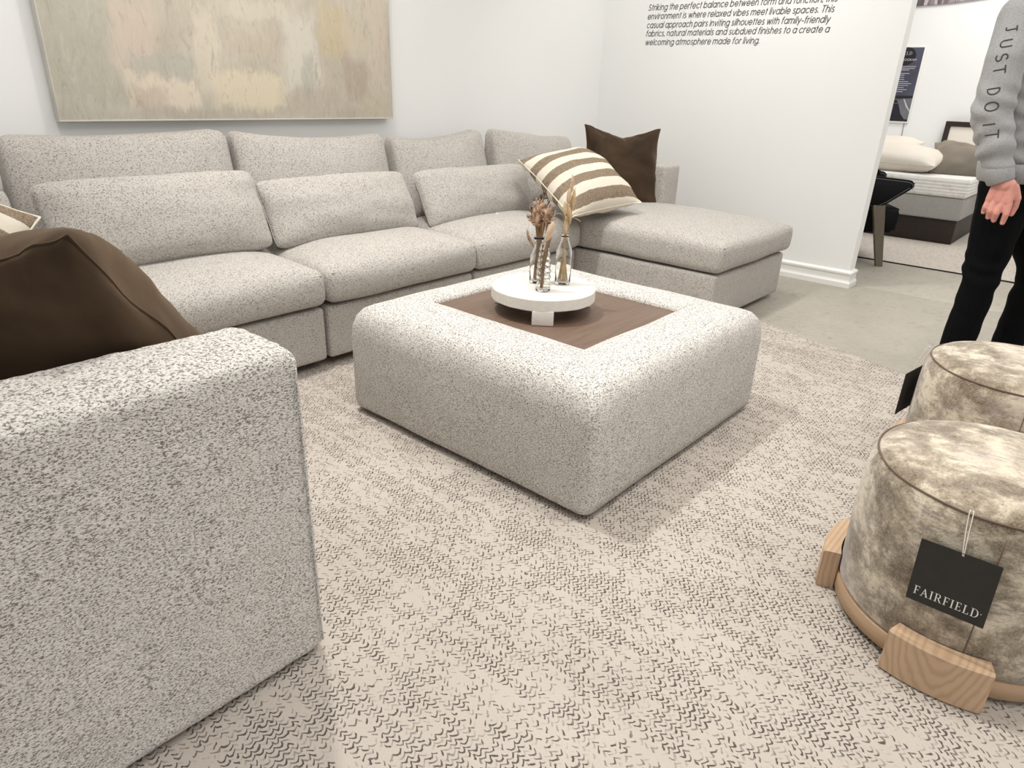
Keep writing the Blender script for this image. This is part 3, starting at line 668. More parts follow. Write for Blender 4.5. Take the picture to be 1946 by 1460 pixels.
def ellipsoid_data(c, d, L, r, seg=8, rings=6):
    d = Vector(d).normalized(); a = d.orthogonal().normalized(); b = d.cross(a); v = []; f = []; c = Vector(c)
    for i in range(rings + 1):
        th = PI * i / rings; z = -math.cos(th) * L / 2; rr = max(0.0004, math.sin(th) * r)
        for s in range(seg): an = 2 * PI * s / seg; v.append(c + d * z + (a * math.cos(an) + b * math.sin(an)) * rr)
    for i in range(rings):
        for s in range(seg): f.append((i * seg + s, i * seg + (s + 1) % seg, (i + 1) * seg + (s + 1) % seg, (i + 1) * seg + s))
    return v, f
class Acc:
    def __init__(s): s.v = []; s.f = []
    def add(s, vf): k = len(s.v); s.v += list(vf[0]); s.f += [tuple(i + k for i in q) for q in vf[1]]; return s
def leaf_data(base, tip, w, nrm, curl=0.1):
    base = Vector(base); tip = Vector(tip); d = tip - base; sd = d.cross(Vector(nrm)).normalized(); up = sd.cross(d).normalized(); v = []; f = []
    for i in range(7):
        t_ = i / 6; ww = w / 2 * math.sin(PI * min(1, t_ * 0.93 + 0.05)) ** 0.8; p = base + d * t_ + up * curl * d.length * math.sin(PI * t_)
        v += [p - sd * ww, p + up * 0.0012, p + sd * ww, p - up * 0.0012]
    for i in range(6):
        a = i * 4; b = a + 4
        for j in range(4): f.append((a + j, a + (j + 1) % 4, b + (j + 1) % 4, b + j))
    f += [(0, 3, 2, 1), (24, 25, 26, 27)]
    return v, f
# right bottle: straw grasses
rnd = random.Random(3)
g = empty('dried_grass_bunch', (1.885, 1.407, TZ + 0.01), 'slim straw coloured dried grass bunch in the right bottle', 'dried flowers', 'dried stems in the bottles')
for i in range(16):
    a = rnd.random() * 6.28; b = rnd.random() * 6.28; r0 = 0.012 * rnd.random() ** 0.5 + 0.006
    x0, y0 = 1.885 + r0 * math.cos(a), 1.407 + r0 * math.sin(a)
    top = Vector((1.886 + 0.016 * math.cos(b), 1.395 + 0.016 * math.sin(b), 0.70 + 0.09 * rnd.random()))
    tube('stem', bez([(x0, y0, TZ + 0.012), (1.885 - 0.2 * (x0 - 1.885), 1.406 - 0.2 * (y0 - 1.407), TZ + 0.16), tuple(top)], 6), 0.0019, M_straw, g, 5)
for (x, y, z, L, r, m) in ((1.888, 1.394, 0.815, 0.055, 0.0060, M_fluff), (1.880, 1.398, 0.780, 0.050, 0.0085, M_fluff), (1.893, 1.388, 0.770, 0.060, 0.0070, M_straw), (1.876, 1.408, 0.735, 0.050, 0.0075, M_fluff), (1.890, 1.397, 0.715, 0.065, 0.0080, M_straw), (1.881, 1.404, 0.680, 0.060, 0.0075, M_fluff)):
    A = Acc().add(ellipsoid_data((x, y, z), (0.08 * rnd.uniform(-1, 1), 0.08 * rnd.uniform(-1, 1), 1), L, r))
    for j in range(26):   # bristles
        th = rnd.random() * 6.28; zz = rnd.uniform(-0.45, 0.5) * L; p = Vector((x, y, z + zz)); d = Vector((math.cos(th), math.sin(th), 1.6)).normalized()
        A.add(tube_data([p, p + d * 0.014], [0.0006, 0.0002], 3))
    from_data('seed_head', A.v, A.f, m, g)
for (dx, dy, dz) in ((-0.018, 0.022, 0.19), (0.020, -0.024, 0.17), (0.024, -0.030, 0.20), (-0.012, 0.014, 0.22)):
    tube('fine_blade', bez([(1.885, 1.405, TZ + 0.15), (1.885 + dx * 0.5, 1.405 + dy * 0.5, TZ + 0.15 + dz * 0.45), (1.885 + dx * 1.5, 1.405 + dy * 1.5, TZ + dz + 0.05)], 6), 0.0009, M_straw, g, 4)
# left bottle: thistle heads and brown stems
g = empty('dried_thistle_bunch', (1.832, 1.478, TZ + 0.01), 'brown dried thistle bunch with crinkled heads in the rear bottle', 'dried flowers', 'dried stems in the bottles')
for i, (tx, ty, tz) in enumerate(((1.822, 1.486, 0.690), (1.836, 1.470, 0.690), (1.830, 1.478, 0.72), (1.842, 1.462, 0.70))):
    a = i * 1.7; tube('stem', bez([(1.832 + 0.012 * math.cos(a), 1.478 + 0.012 * math.sin(a), TZ + 0.012), (1.832 + 0.004 * math.cos(a + 2), 1.477, TZ + 0.13), (tx, ty, tz)], 6), 0.0060, M_brownstem, g, 7)
for (c, R_, nlf, mt) in (((1.824, 1.487, 0.702), 0.036, 40, M_petal), ((1.841, 1.462, 0.712), 0.034, 36, M_petal), ((1.828, 1.480, 0.738), 0.026, 24, M_petal)):
    A = Acc().add(ellipsoid_data(c, (0, 0, 1), R_ * 1.7, R_ * 0.62)); c = Vector(c)
    for j in range(nlf):
        th = rnd.random() * 6.28; ph = rnd.uniform(-0.9, 1.3); d = Vector((math.cos(th) * math.cos(ph), math.sin(th) * math.cos(ph), math.sin(ph)))
        b_ = c + Vector((d.x * R_ * 0.5, d.y * R_ * 0.5, d.z * R_ * 0.7)); e = b_ + (d + Vector((0, 0, 0.6))).normalized() * R_ * rnd.uniform(0.4, 0.75)
        A.add(leaf_data(b_, e, R_ * 0.35, d, 0.2))
    from_data('flower_head', A.v, A.f, mt, g)
for (bz, tz, m, w_, off) in ((0.648, 0.725, M_petal, 0.016, (0.026, -0.030)), (0.690, 0.768, M_petal, 0.012, (0.012, -0.020)), (0.685, 0.755, M_petal, 0.012, (-0.010, 0.010)), (0.650, 0.72, M_straw, 0.018, (0.008, -0.016)), (0.60, 0.665, M_petal, 0.014, (-0.022, 0.026))):
    v_, f_ = leaf_data((1.832 + off[0] * 0.5, 1.478 + off[1] * 0.5, bz), (1.832 + off[0] * 1.3, 1.478 + off[1] * 1.3, tz), w_, (-0.65, 0.2, 0.7)); from_data('leaf', v_, f_, m, g)
for (x, y, z) in ((1.808, 1.502, 0.728), (1.812, 1.498, 0.700), (1.838, 1.470, 0.778), (1.830, 1.476, 0.768), (1.848, 1.458, 0.752)):
    tube('twig', bez([(1.832, 1.477, 0.66), ((1.832 + x) / 2, (1.477 + y) / 2, (0.66 + z) / 2 + 0.01), (x, y, z)], 5), 0.0012, M_darkpod, g, 4)
    v_, f_ = ellipsoid_data((x, y, z + 0.006), (0.1, 0.1, 1), 0.016, 0.005); from_data('seed_pod', v_, f_, M_darkpod, g)
# front bottle: one thick brown stalk
g = empty('dried_stalk', (1.765, 1.398, TZ + 0.01), 'thick brown dried stalk standing in the spiral bottle', 'dried flowers', 'dried stems in the bottles')
tube('stem', bez([(1.762, 1.402, TZ + 0.012), (1.764, 1.399, TZ + 0.09), (1.770, 1.392, TZ + 0.155), (1.778, 1.384, 0.690)], 6), [0.0055] * 7 + [0.0075] * 12, M_brownstem, g, 7)
v_, f_ = ellipsoid_data((1.774, 1.388, 0.672), (0.2, -0.2, 1), 0.075, 0.011); from_data('seed_pod', v_, f_, M_fluff, g)

# ------------------------------------------------------------------ stools
M_seam = plain('seam_brown', (0.15, 0.105, 0.075), 0.8)
def stool(cx, cy, label, feet):
    t = empty('round_stool', (cx, cy, RZ), label, 'stool', 'round patterned stools')
    body = [(0.20, 0.062), (0.243, 0.064), (0.250, 0.075), (0.2515, 0.20), (0.2505, 0.32), (0.2465, 0.37), (0.240, 0.392), (0.234, 0.400), (0.224, 0.408), (0.205, 0.414), (0.16, 0.419), (0.10, 0.421), (0.04, 0.422), (0.002, 0.422)]
    v, f = lathe_data(body, cx, cy, 96)
    v = [Vector(p) + Vector((1, 1, 0.4)) * 0.0025 * noise.noise(Vector(p) * 9) for p in v]
    o = from_data('upholstered_body', v, f, M_stool, t)
    ring = [(cx + 0.2365 * math.cos(2 * PI * s / 72), cy + 0.2365 * math.sin(2 * PI * s / 72), 0.3995 + 0.0025 * noise.noise(Vector((s * 0.2, cx, 0)))) for s in range(72)]
    tube('top_seam', ring, 0.0022, M_seam, o, 6, True)
    a = math.radians(190)
    for a in (math.radians(190), math.radians(10)):
        tube('side_seam', [(cx + 0.2515 * math.cos(a), cy + 0.2515 * math.sin(a), 0.08 + 0.30 * i / 10) for i in range(11)], 0.0010, M_seam, o, 5)
    lathe('wood_band', [(0.19, 0.022), (0.249, 0.022), (0.252, 0.025), (0.252, 0.061), (0.249, 0.064), (0.19, 0.064)], cx, cy, M_oakband, t, 96)
    for deg in feet:
        V = []; F = []; n_ = 12; half = math.radians(18.5)
        for i in range(n_ + 1):
            an = math.radians(deg) - half + 2 * half * i / n_
            for (r_, z) in ((0.2535, RZ), (0.288, RZ), (0.292, RZ + 0.004), (0.292, 0.108), (0.288, 0.112), (0.2535, 0.112)): V.append((cx + r_ * math.cos(an), cy + r_ * math.sin(an), z))
        for i in range(n_):
            for j in range(6): F.append((i * 6 + j, i * 6 + (j + 1) % 6, (i + 1) * 6 + (j + 1) % 6, (i + 1) * 6 + j))
        F.append(tuple(range(6))[::-1]); F.append(tuple(n_ * 6 + j for j in range(6)))
        fo = from_data('foot_block', V, F, M_oak, t, False)
    return t
stool(1.620, 0.032, 'round mottled taupe stool with oak foot blocks, nearest the camera', (182, 92, 2, 272))
stool(2.370, 0.085, 'round mottled taupe stool behind the first, by the standing person', (170, 80, 350, 260))

# serif capitals as flat polygons, unit height
def R4(x0, y0, x1, y1): return [(x0, y0), (x1, y0), (x1, y1), (x0, y1)]
def ringpoly(cx, cy, rx, ry, tx, ty, a0, a1, n=12):
    o = [(cx + rx * math.cos(a0 + (a1 - a0) * i / n), cy + ry * math.sin(a0 + (a1 - a0) * i / n)) for i in range(n + 1)]
    q = [(cx + (rx - tx) * math.cos(a0 + (a1 - a0) * i / n), cy + (ry - ty) * math.sin(a0 + (a1 - a0) * i / n)) for i in range(n + 1)]
    return [[o[i], o[i + 1], q[i + 1], q[i]] for i in range(n)]
stem = [R4(0.12, 0, 0.26, 1), R4(0.02, 0, 0.36, 0.05), R4(0.02, 0.95, 0.30, 1)]
GL = {'F': (0.66, stem + [R4(0.26, 0.94, 0.62, 1), R4(0.57, 0.78, 0.62, 1), R4(0.26, 0.48, 0.50, 0.54), R4(0.47, 0.40, 0.50, 0.62)]),
      'I': (0.40, stem + [R4(0.26, 0.95, 0.36, 1)]),
      'E': (0.70, stem + [R4(0.26, 0.94, 0.60, 1), R4(0.55, 0.78, 0.60, 1), R4(0.26, 0.48, 0.50, 0.54), R4(0.47, 0.40, 0.50, 0.62), R4(0.26, 0, 0.64, 0.06), R4(0.59, 0, 0.66, 0.23)]),
      'L': (0.68, stem + [R4(0.26, 0.95, 0.36, 1), R4(0.26, 0, 0.62, 0.06), R4(0.57, 0, 0.64, 0.24)]),
      'A': (0.86, [[(0.10, 0.03), (0.17, 0.03), (0.45, 0.92), (0.41, 1.0)], [(0.41, 1.0), (0.45, 1.0), (0.80, 0.03), (0.64, 0.03), (0.38, 0.85)], R4(0.22, 0.32, 0.62, 0.38), R4(0.0, 0, 0.26, 0.05), R4(0.55, 0, 0.86, 0.05)]),
      'R': (0.84, stem + [R4(0.26, 0.95, 0.42, 1), R4(0.26, 0.47, 0.42, 0.52), [(0.36, 0.50), (0.50, 0.50), (0.80, 0.0), (0.64, 0.0)], R4(0.64, 0, 0.86, 0.05)] + ringpoly(0.40, 0.735, 0.27, 0.265, 0.13, 0.05, -PI / 2, PI / 2)),
      'D': (0.88, stem + [R4(0.26, 0.95, 0.40, 1), R4(0.26, 0.0, 0.40, 0.05)] + ringpoly(0.38, 0.5, 0.44, 0.5, 0.14, 0.05, -PI / 2, PI / 2, 18))}
def serif_word(word, M, height, width, mat, parent, gap=0.10, off=0.0008, mark=True):
    polys = []; x = 0
    for ch in word:
        w_, ps = GL[ch]; polys += [[(px + x, py) for px, py in p] for p in ps]; x += w_ + gap
    if mark: polys += [[(x + 0.06 + 0.06 * math.cos(i * PI / 4), 0.62 + 0.06 * math.sin(i * PI / 4)) for i in range(8)]]; x += 0.12
    V = []; F = []
    for p in polys: F.append(tuple(range(len(V), len(V) + len(p)))); V += [M @ Vector((px * width / x, py * height, off)) for px, py in p]
    me = bpy.data.meshes.new('lettering'); me.from_pydata([tuple(q) for q in V], [], F); me.update(); return link('lettering', me, mat, parent, False)
def hang_tag(c, nrm, w, h, anchor, label, roll=0.0, word=True):
    n_ = Vector(nrm).normalized(); up = Vector((0, 0, 1)); up = (up - n_ * up.dot(n_)).normalized(); x = up.cross(n_)
    M = frame(c, x * math.cos(roll) + up * math.sin(roll), up)
    t = empty('hang_tag', c, label, 'tag', 'charcoal swing tags on the stools')
    hole = (0.03 * w, h / 2 - 0.006)
    prism('card', [(-w / 2, -h / 2), (w / 2, -h / 2), (w / 2, h / 2), (-w / 2, h / 2)], M @ Matrix.Translation((0, 0, -0.0006)), 0.0012, M_tag, t)
    if word: serif_word('FAIRFIELD', M @ Matrix.Translation((-0.425 * w, -0.38 * h, 0.0)), 0.135 * h, 0.86 * w, M_white, t, 0.12, 0.0012)
    p0 = M @ Vector((hole[0], hole[1], 0.001)); p1 = Vector(anchor)
    for s in (-1, 1):
        mid = p0.lerp(p1, 0.55) + n_ * 0.006 + x * 0.0025 * s
        tube('string', bez([p0 + x * 0.001 * s, mid, p1 + n_ * 0.004 + x * 0.003 * s + Vector((0, 0, 0.004)), p1], 6), 0.0009, M_string, t, 5)
    return t
hang_tag((1.3515, 0.043, 0.2645), (-0.999, 0.02, 0.0), 0.133, 0.139, (1.380, 0.052, 0.405), 'charcoal swing tag lettered in white hanging on the nearest stool', 0.03)
hang_tag((2.355, 0.352, 0.258), (0.15, 1.0, 0.0), 0.133, 0.139, (2.362, 0.330, 0.402), 'charcoal swing tag seen edge on beside the farther stool', 0.0)

# ------------------------------------------------------------------ painting
def painting():
    m, nt, b = new_mat('abstract_paint', 0.7, 0.25); g = N(nt)
    tc = g.n('ShaderNodeTexCoord'); v0 = tc.outputs['Object']
    _, w1 = g.noise(v0, 5, 3, 0.65); _, w2 = g.noise(g.coord((40, 8, 9)), 1.0, 4, 0.7)
    a1 = g.n('ShaderNodeVectorMath', operation='MULTIPLY_ADD'); g.l(w1, a1.inputs[0]); a1.inputs[1].default_value = (0.14, 0, 0.14); g.l(v0, a1.inputs[2])
    a2 = g.n('ShaderNodeVectorMath', operation='MULTIPLY_ADD'); g.l(w2, a2.inputs[0]); a2.inputs[1].default_value = (0.07, 0, 0.10); g.l(a1.outputs[0], a2.inputs[2])
    x, _y, z = g.sep(a2.outputs[0])
    x = g.math('SUBTRACT', x, 0.105); z = g.math('SUBTRACT', z, 0.12)
    f, _ = g.noise(g.coord((4, 4, 2.2)), 1.0, 5, 0.65, 0.6)
    col = g.ramp(f, [(0.3, (0.54, 0.485, 0.40)), (0.7, (0.68, 0.62, 0.52))])
    # (u centre, z centre, half width, half height, colour, strength): broad brush passages from the canvas foot up
    P_ = [(0.08, 0.25, 0.10, 0.40, (0.44, 0.425, 0.35), 0.8), (0.20, 0.32, 0.07, 0.16, (0.62, 0.51, 0.43), 0.6), (0.27, 0.22, 0.10, 0.05, (0.45, 0.44, 0.38), 0.7),
          (0.27, 0.11, 0.12, 0.07, (0.70, 0.61, 0.50), 0.85), (0.22, 0.08, 0.05, 0.06, (0.48, 0.39, 0.325), 0.6), (0.36, 0.11, 0.03, 0.22, (0.43, 0.415, 0.355), 0.6),
          (0.38, 0.28, 0.04, 0.20, (0.68, 0.60, 0.49), 0.6), (0.50, 0.13, 0.13, 0.09, (0.70, 0.615, 0.46), 0.8), (0.52, 0.31, 0.11, 0.06, (0.52, 0.45, 0.37), 0.7), (0.53, 0.46, 0.12, 0.05, (0.63, 0.57, 0.48), 0.6),
          (0.67, 0.30, 0.07, 0.20, (0.63, 0.60, 0.52), 0.75), (0.70, 0.09, 0.09, 0.06, (0.44, 0.39, 0.32), 0.5), (0.69, 0.20, 0.02, 0.12, (0.40, 0.39, 0.34), 0.6), (0.79, 0.40, 0.06, 0.14, (0.55, 0.46, 0.30), 0.7), (0.86, 0.42, 0.05, 0.10, (0.58, 0.49, 0.36), 0.4),
          (0.86, 0.20, 0.05, 0.12, (0.42, 0.345, 0.285), 0.75), (0.95, 0.35, 0.04, 0.30, (0.58, 0.50, 0.42), 0.7), (0.93, 0.06, 0.07, 0.07, (0.52, 0.46, 0.36), 0.5), (0.45, 0.02, 0.50, 0.025, (0.46, 0.41, 0.34), 0.5), (0.12, 0.03, 0.10, 0.05, (0.52, 0.49, 0.41), 0.6),
          (0.30, 0.52, 0.16, 0.05, (0.60, 0.53, 0.44), 0.5), (0.66, 0.56, 0.10, 0.06, (0.50, 0.47, 0.40), 0.5)]
    for (u, zc, hw, hh, c, s) in P_:
        dx = g.math('DIVIDE', g.math('ABSOLUTE', g.math('SUBTRACT', x, 0.955 + u * 1.635)), hw * 1.635)
        dz = g.math('DIVIDE', g.math('ABSOLUTE', g.math('SUBTRACT', z, 0.93 + zc)), hh)
        k_ = g.ramp(g.math('MAXIMUM', dx, dz), [(0.60, s), (1.15, 0.0)]); col = g.mix(k_, col, tuple(min(0.85, q * 1.22) for q in c))
    fs, _ = g.noise(g.coord((34, 10, 11)), 1.0, 6, 0.75, 1.2); col = g.mix(g.ramp(fs, [(0.52, 0.0), (0.70, 0.6)]), col, (0.72, 0.66, 0.56)); col = g.mix(g.ramp(fs, [(0.30, 0.55), (0.46, 0.0)]), col, (0.38, 0.33, 0.27))
    fw, _ = g.noise(g.coord((700, 700, 700)), 1.0, 1)
    g.l(col, b.inputs['Base Color']); g.bump(g.math('ADD', fs, g.math('MULTIPLY', fw, 0.15)), b, 0.35, 0.004)
    t = empty('painting', (1.77, 3.20, 0.93), 'large abstract canvas in beige and ochre above the sofa', 'painting')
    box('canvas', m, t, 0.958, 2.592, 3.172, 3.212, 0.932, 2.03, 0.004, (1, 1, 1), 2)
    M_edge = plain('canvas_edge', (0.66, 0.63, 0.57), 0.7)
    for (a, b_, c, d) in ((0.955, 2.595, 0.928, 0.934), (0.955, 0.960, 0.934, 2.03), (2.590, 2.595, 0.934, 2.03)):
        box('canvas_edge', M_edge, t, a, b_, 3.170, 3.214, c, d, 0.001, (1, 1, 1), 1)
painting()

# ------------------------------------------------------------------ bedroom display beyond the wall end
t = empty('display_bed', (7.6, 1.8, 0.006), 'display bed with white mattress on a dark platform', 'bed')
box('platform', M_espresso, t, 6.80, 8.45, 1.02, 3.0, 0.006, 0.205, 0.008)
box('foundation', M_bedgrey, t, 6.765, 8.47, 1.0, 3.02, 0.205, 0.385, 0.02, (2, 2, 2), 3)
def matt_fn(p, tt):
    q = Vector(p)
    if abs(tt[2]) < 0.95:
        w = 0.0018 * math.sin(p.z * 2 * PI / 0.026)
        if tt[0] < -0.95: q.x += w
        if tt[1] < -0.95: q.y += w
    return q
mat_o = box('mattress', M_bedwhite, t, 6.755, 8.47, 0.99, 3.03, 0.387, 0.545, 0.03, (4, 4, 26), 3, matt_fn)
hb = empty('headboard', (8.56, 1.2, 0.0), 'dark framed headboard with cream panel against the far wall', 'headboard')
for nm, a in (('frame_rail', (8.53, 8.58, 0.35, 1.62, 0.895, 0.940)), ('frame_post', (8.53, 8.58, 1.575, 1.62, 0.006, 0.895)), ('frame_post', (8.53, 8.58, 0.35, 0.395, 0.006, 0.895))):
    box(nm, M_espresso, hb, *a, 0.003)
box('panel', M_pillowwhite, hb, 8.545, 8.575, 0.396, 1.574, 0.30, 0.894, 0.006)
pillow('bed_pillow', 0.86, 0.46, 0.235, frame((7.05, 1.70, 0.648), (-0.08, -1, 0), (0.95, -0.05, 0.12)), M_pillowwhite, 'ivory pillow lying flat on the mattress edge', 'pillow', None, 28, 0.04, 0.008, 31, piping=M_pillowwhite, pr=0.003, q=0.5)
pillow('bed_pillow', 0.80, 0.46, 0.18, frame((7.42, 1.98, 0.715), (-0.05, -1, 0.0), (0.95, -0.05, 0.22)), M_pillowwhite, 'second ivory pillow half hidden on top of the flat one', 'pillow', None, 20, 0.05, 0.010, 37, q=0.5)
pillow('bed_pillow', 0.55, 0.42, 0.26, frame((7.22, 1.13, 0.655), (0.25, -1, -0.05), (0.75, 0.2, 0.50)), M_pillowgrey, 'creased taupe pillow right of the ivory ones on the bed', 'pillow', None, 28, 0.05, 0.016, 41, dent=0.05, dw=0.5, q=0.5)
# armchair
def chairpt(along, z, out=0.0):
    fx, fy = 0.5196, -0.8544; nx, ny = 0.8544, 0.5196
    return Vector((5.46 + fx * along + nx * out, 1.21 + fy * along + ny * out, z))
ch = empty('lounge_chair', (5.6, 1.6, 0.0), 'black upholstered lounge chair with winged arms and wooden legs', 'chair')
def side_panel(name, pts, o0, o1, mat, bev=0.012):
    bm = bmesh.new(); vs = [bm.verts.new(chairpt(a, z, o0)) for a, z in pts]; fc = bm.faces.new(vs)
    ex = bmesh.ops.extrude_face_region(bm, geom=[fc]); d = chairpt(0, 0, o1) - chairpt(0, 0, o0)
    bmesh.ops.translate(bm, vec=d, verts=[e for e in ex['geom'] if isinstance(e, bmesh.types.BMVert)])
    bmesh.ops.recalc_face_normals(bm, faces=bm.faces)
    bmesh.ops.bevel(bm, geom=[e for e in bm.edges if e.calc_face_angle(0) > 0.6], offset=bev, segments=3, affect='EDGES')
    me = bpy.data.meshes.new(name); bm.to_mesh(me); bm.free(); return link(name, me, mat, ch)
armp = [(-0.62, 0.70), (-0.30, 0.640), (-0.16, 0.622), (0.02, 0.610), (0.065, 0.606), (0.088, 0.596), (0.097, 0.580), (0.092, 0.562), (0.075, 0.545), (-0.06, 0.440), (-0.10, 0.418), (-0.15, 0.425), (-0.23, 0.452), (-0.62, 0.36)]
for o0 in (0.0, 0.60):
    side_panel('arm', armp, o0, o0 + 0.06, M_black)
    tube('stitch_line', [chairpt(a, z, o0 - 0.001) for a, z in bez3] if False else [chairpt(a * 0.97 - 0.012, z + (0.012 if z < 0.56 else -0.012), o0 - 0.0005) for a, z in armp[1:11]], 0.0022, M_blackstitch, ch, 5)
side_panel('seat', [(-0.64, 0.215), (0.055, 0.232), (0.066, 0.250), (0.072, 0.385), (0.055, 0.410), (-0.64, 0.40)], 0.075, 0.585, M_black, 0.02)
side_panel('backrest', [(-0.66, 0.34), (-0.55, 0.34), (-0.60, 0.82), (-0.70, 0.82)], 0.02, 0.64, M_black, 0.02)
side_panel('arm_pad', [(-0.50, 0.64), (-0.125, 0.622), (-0.118, 0.650), (-0.13, 0.664), (-0.50, 0.685)], 0.08, 0.16, M_black, 0.008)
def leg(at, ot, ab, ob, zt=0.43):
    V = []
    for (a, o_, z, hx) in ((at, ot, zt, 0.040), (ab, ob, 0.0005, 0.022)):
        for (da, do) in ((-1, -1), (1, -1), (1, 1), (-1, 1)): V.append(chairpt(a + da * hx, z, o_ + do * 0.020))
    from_data('leg', V, [(0, 1, 2, 3), (7, 6, 5, 4), (0, 4, 5, 1), (1, 5, 6, 2), (2, 6, 7, 3), (3, 7, 4, 0)], M_olivewood, ch, False)
leg(-0.105, 0.022, -0.008, 0.022); leg(-0.105, 0.64, -0.008, 0.64); leg(-0.55, 0.022, -0.64, 0.022, 0.36); leg(-0.55, 0.64, -0.64, 0.64, 0.36)

# poster on the far wall
def poster():
    t = empty('wall_poster', (8.60, 2.22, 0.9), 'dark blue poster with white border on the far wall', 'poster')
    X = 8.60; Y0, Y1, Z0, Z1 = 2.46, 1.985, 0.900, 1.640
    box('backing', M_white, t, X, X + 0.012, Y1, Y0, Z0, Z1, 0.001, (1, 1, 1), 1)
    M_nav = plain('poster_navy', (0.085, 0.085, 0.125), 0.5, 0.3, 0.25, 4); M_blk = plain('poster_black', (0.022, 0.020, 0.026), 0.5); M_gry = plain('poster_grey', (0.15, 0.15, 0.17), 0.5, 0.3, 0.2, 6); M_lt = plain('poster_light', (0.55, 0.54, 0.58), 0.5)
    def pp(y, z, d): return (X - d, Y0 + (Y1 - Y0) * y, Z0 + (Z1 - Z0) * z)
    def poly(name, pts, d, mat): return from_data(name, [pp(a, b_, d) for a, b_ in pts], [tuple(range(len(pts)))], mat, t, False)
    poly('print_field', R4(0.03, 0.02, 0.97, 0.98), 0.001, M_nav)
    poly('print_foot', R4(0.03, 0.02, 0.97, 0.33), 0.0015, M_blk)
    poly('print_sofa', [(0.97, 0.33), (0.97, 0.05), (0.90, 0.05), (0.80, 0.12), (0.72, 0.24), (0.66, 0.31), (0.30, 0.33)], 0.002, M_gry)
    poly('print_shade', [(0.40, 0.34), (0.70, 0.315), (0.97, 0.33), (0.97, 0.36), (0.03, 0.36)], 0.0022, M_blk)
    poly('print_curve', [(0.76, 0.32), (0.79, 0.32), (0.87, 0.22), (0.97, 0.15), (0.97, 0.165), (0.89, 0.24), (0.81, 0.32)][::-1], 0.0026, M_lt)
    poly('print_disc', [(0.645 + 0.19 * math.cos(i * PI / 16), 0.865 + 0.118 * math.sin(i * PI / 16)) for i in range(32)], 0.002, M_blk)
    M = Matrix(((0, 0, -1, X - 0.0028), (-1, 0, 0, Y0 - 0.135), (0, 1, 0, Z0 + 0.655), (0, 0, 0, 1)))
    serif_word('FAIRFIELD', M, 0.032, 0.225, M_lt, t, 0.1, 0.0004, False)
    text_line('lettering', 'DECOR PROGRAM', (X - 0.0035, Y0 - 0.145, Z0 + 0.600), (0, -1, 0), (0, 0, 1), 0.265, 0.016, M_white, t, 0.0, 0.0)
    rr = random.Random(5)
    for i, (z, e) in enumerate(((0.735, 0.89), (0.712, 0.87), (0.69, 0.77), (0.645, 0.79), (0.622, 0.70), (0.595, 0.70), (0.568, 0.71), (0.54, 0.80), (0.515, 0.87), (0.49, 0.82), (0.462, 0.74), (0.435, 0.81), (0.408, 0.74), (0.30, 0.80), (0.255, 0.82))):
        poly('print_line', R4(0.12, z, e, z + 0.0075), 0.0029, M_gry if i > 12 else M_lt)
    tube('cord', [(8.612, 1.985 + 0.04, 0.90), (8.612, 2.02, 0.78), (8.612, 2.01, 0.60), (8.612, 2.0, 0.40)], 0.003, M_gry, t, 5)
poster()
def banner():
    m, nt, b = new_mat('room_photo_print', 0.5, 0.3); g = N(nt)
    f, _ = g.noise(g.coord((1, 7, 0.8)), 1.0, 3, 0.6, 0.3); f2, _ = g.noise(g.coord((1, 26, 3), loc=(0, 2, 0)), 1.0, 3)
    col = g.ramp(f, [(0.36, (0.03, 0.025, 0.035)), (0.48, (0.20, 0.15, 0.17)), (0.60, (0.42, 0.37, 0.42))]); col = g.mix(g.ramp(f2, [(0.60, 0.0), (0.66, 0.8)]), col, (0.62, 0.58, 0.60))
    g.l(col, b.inputs['Base Color'])
    pts = []
    for i in range(25):
        y = 3.1 - 1.9 * i / 24; s = (2.30 - y); pts.append((-y, 2.002 + (0.085 * max(0, s) ** 2.0 if s > 0 else 0.0)))
    pts += [(-1.2, 2.9), (-3.1, 2.9)]
    M = Matrix(((0, 0, -1, 8.615), (-1, 0, 0, 0), (0, 1, 0, 0), (0, 0, 0, 1)))
    o = prism('photo_banner', pts, M, 0.015, m); tag(o, 'dark interior photo panel with curved lower edge, top right', 'banner')
banner()

# ------------------------------------------------------------------ person
def capsule_chain(A, segs, seg=14):
    """segs: list of (p0, r0, p1, r1): tapered round-ended limbs, one closed shell each"""
    for (p0, r0, p1, r1) in segs:
        p0 = Vector(p0); p1 = Vector(p1); d = (p1 - p0); L = d.length; d = d.normalized() if L > 1e-6 else Vector((0, 0, 1)); a = d.orthogonal().normalized(); b = d.cross(a)
        rings = []
        for i in range(6): th = PI / 2 * i / 5; rings.append((p0 - d * r0 * math.cos(th), r0 * math.sin(th)))
        for i in range(6): th = PI / 2 * i / 5; rings.append((p1 + d * r1 * math.sin(th), r1 * math.cos(th)))
        v = []; f = []
        for c, r_ in rings:
            r_ = max(r_, 1e-4)
            for s in range(seg): an = 2 * PI * s / seg; v.append(c + (a * math.cos(an) + b * math.sin(an)) * r_)
        for i in range(len(rings) - 1):
            for s in range(seg): f.append((i * seg + s, i * seg + (s + 1) % seg, (i + 1) * seg + (s + 1) % seg, (i + 1) * seg + s))
        f.append(tuple(range(seg))[::-1]); f.append(tuple((len(rings) - 1) * seg + s for s in range(seg)))
        A.add((v, f))
    return A
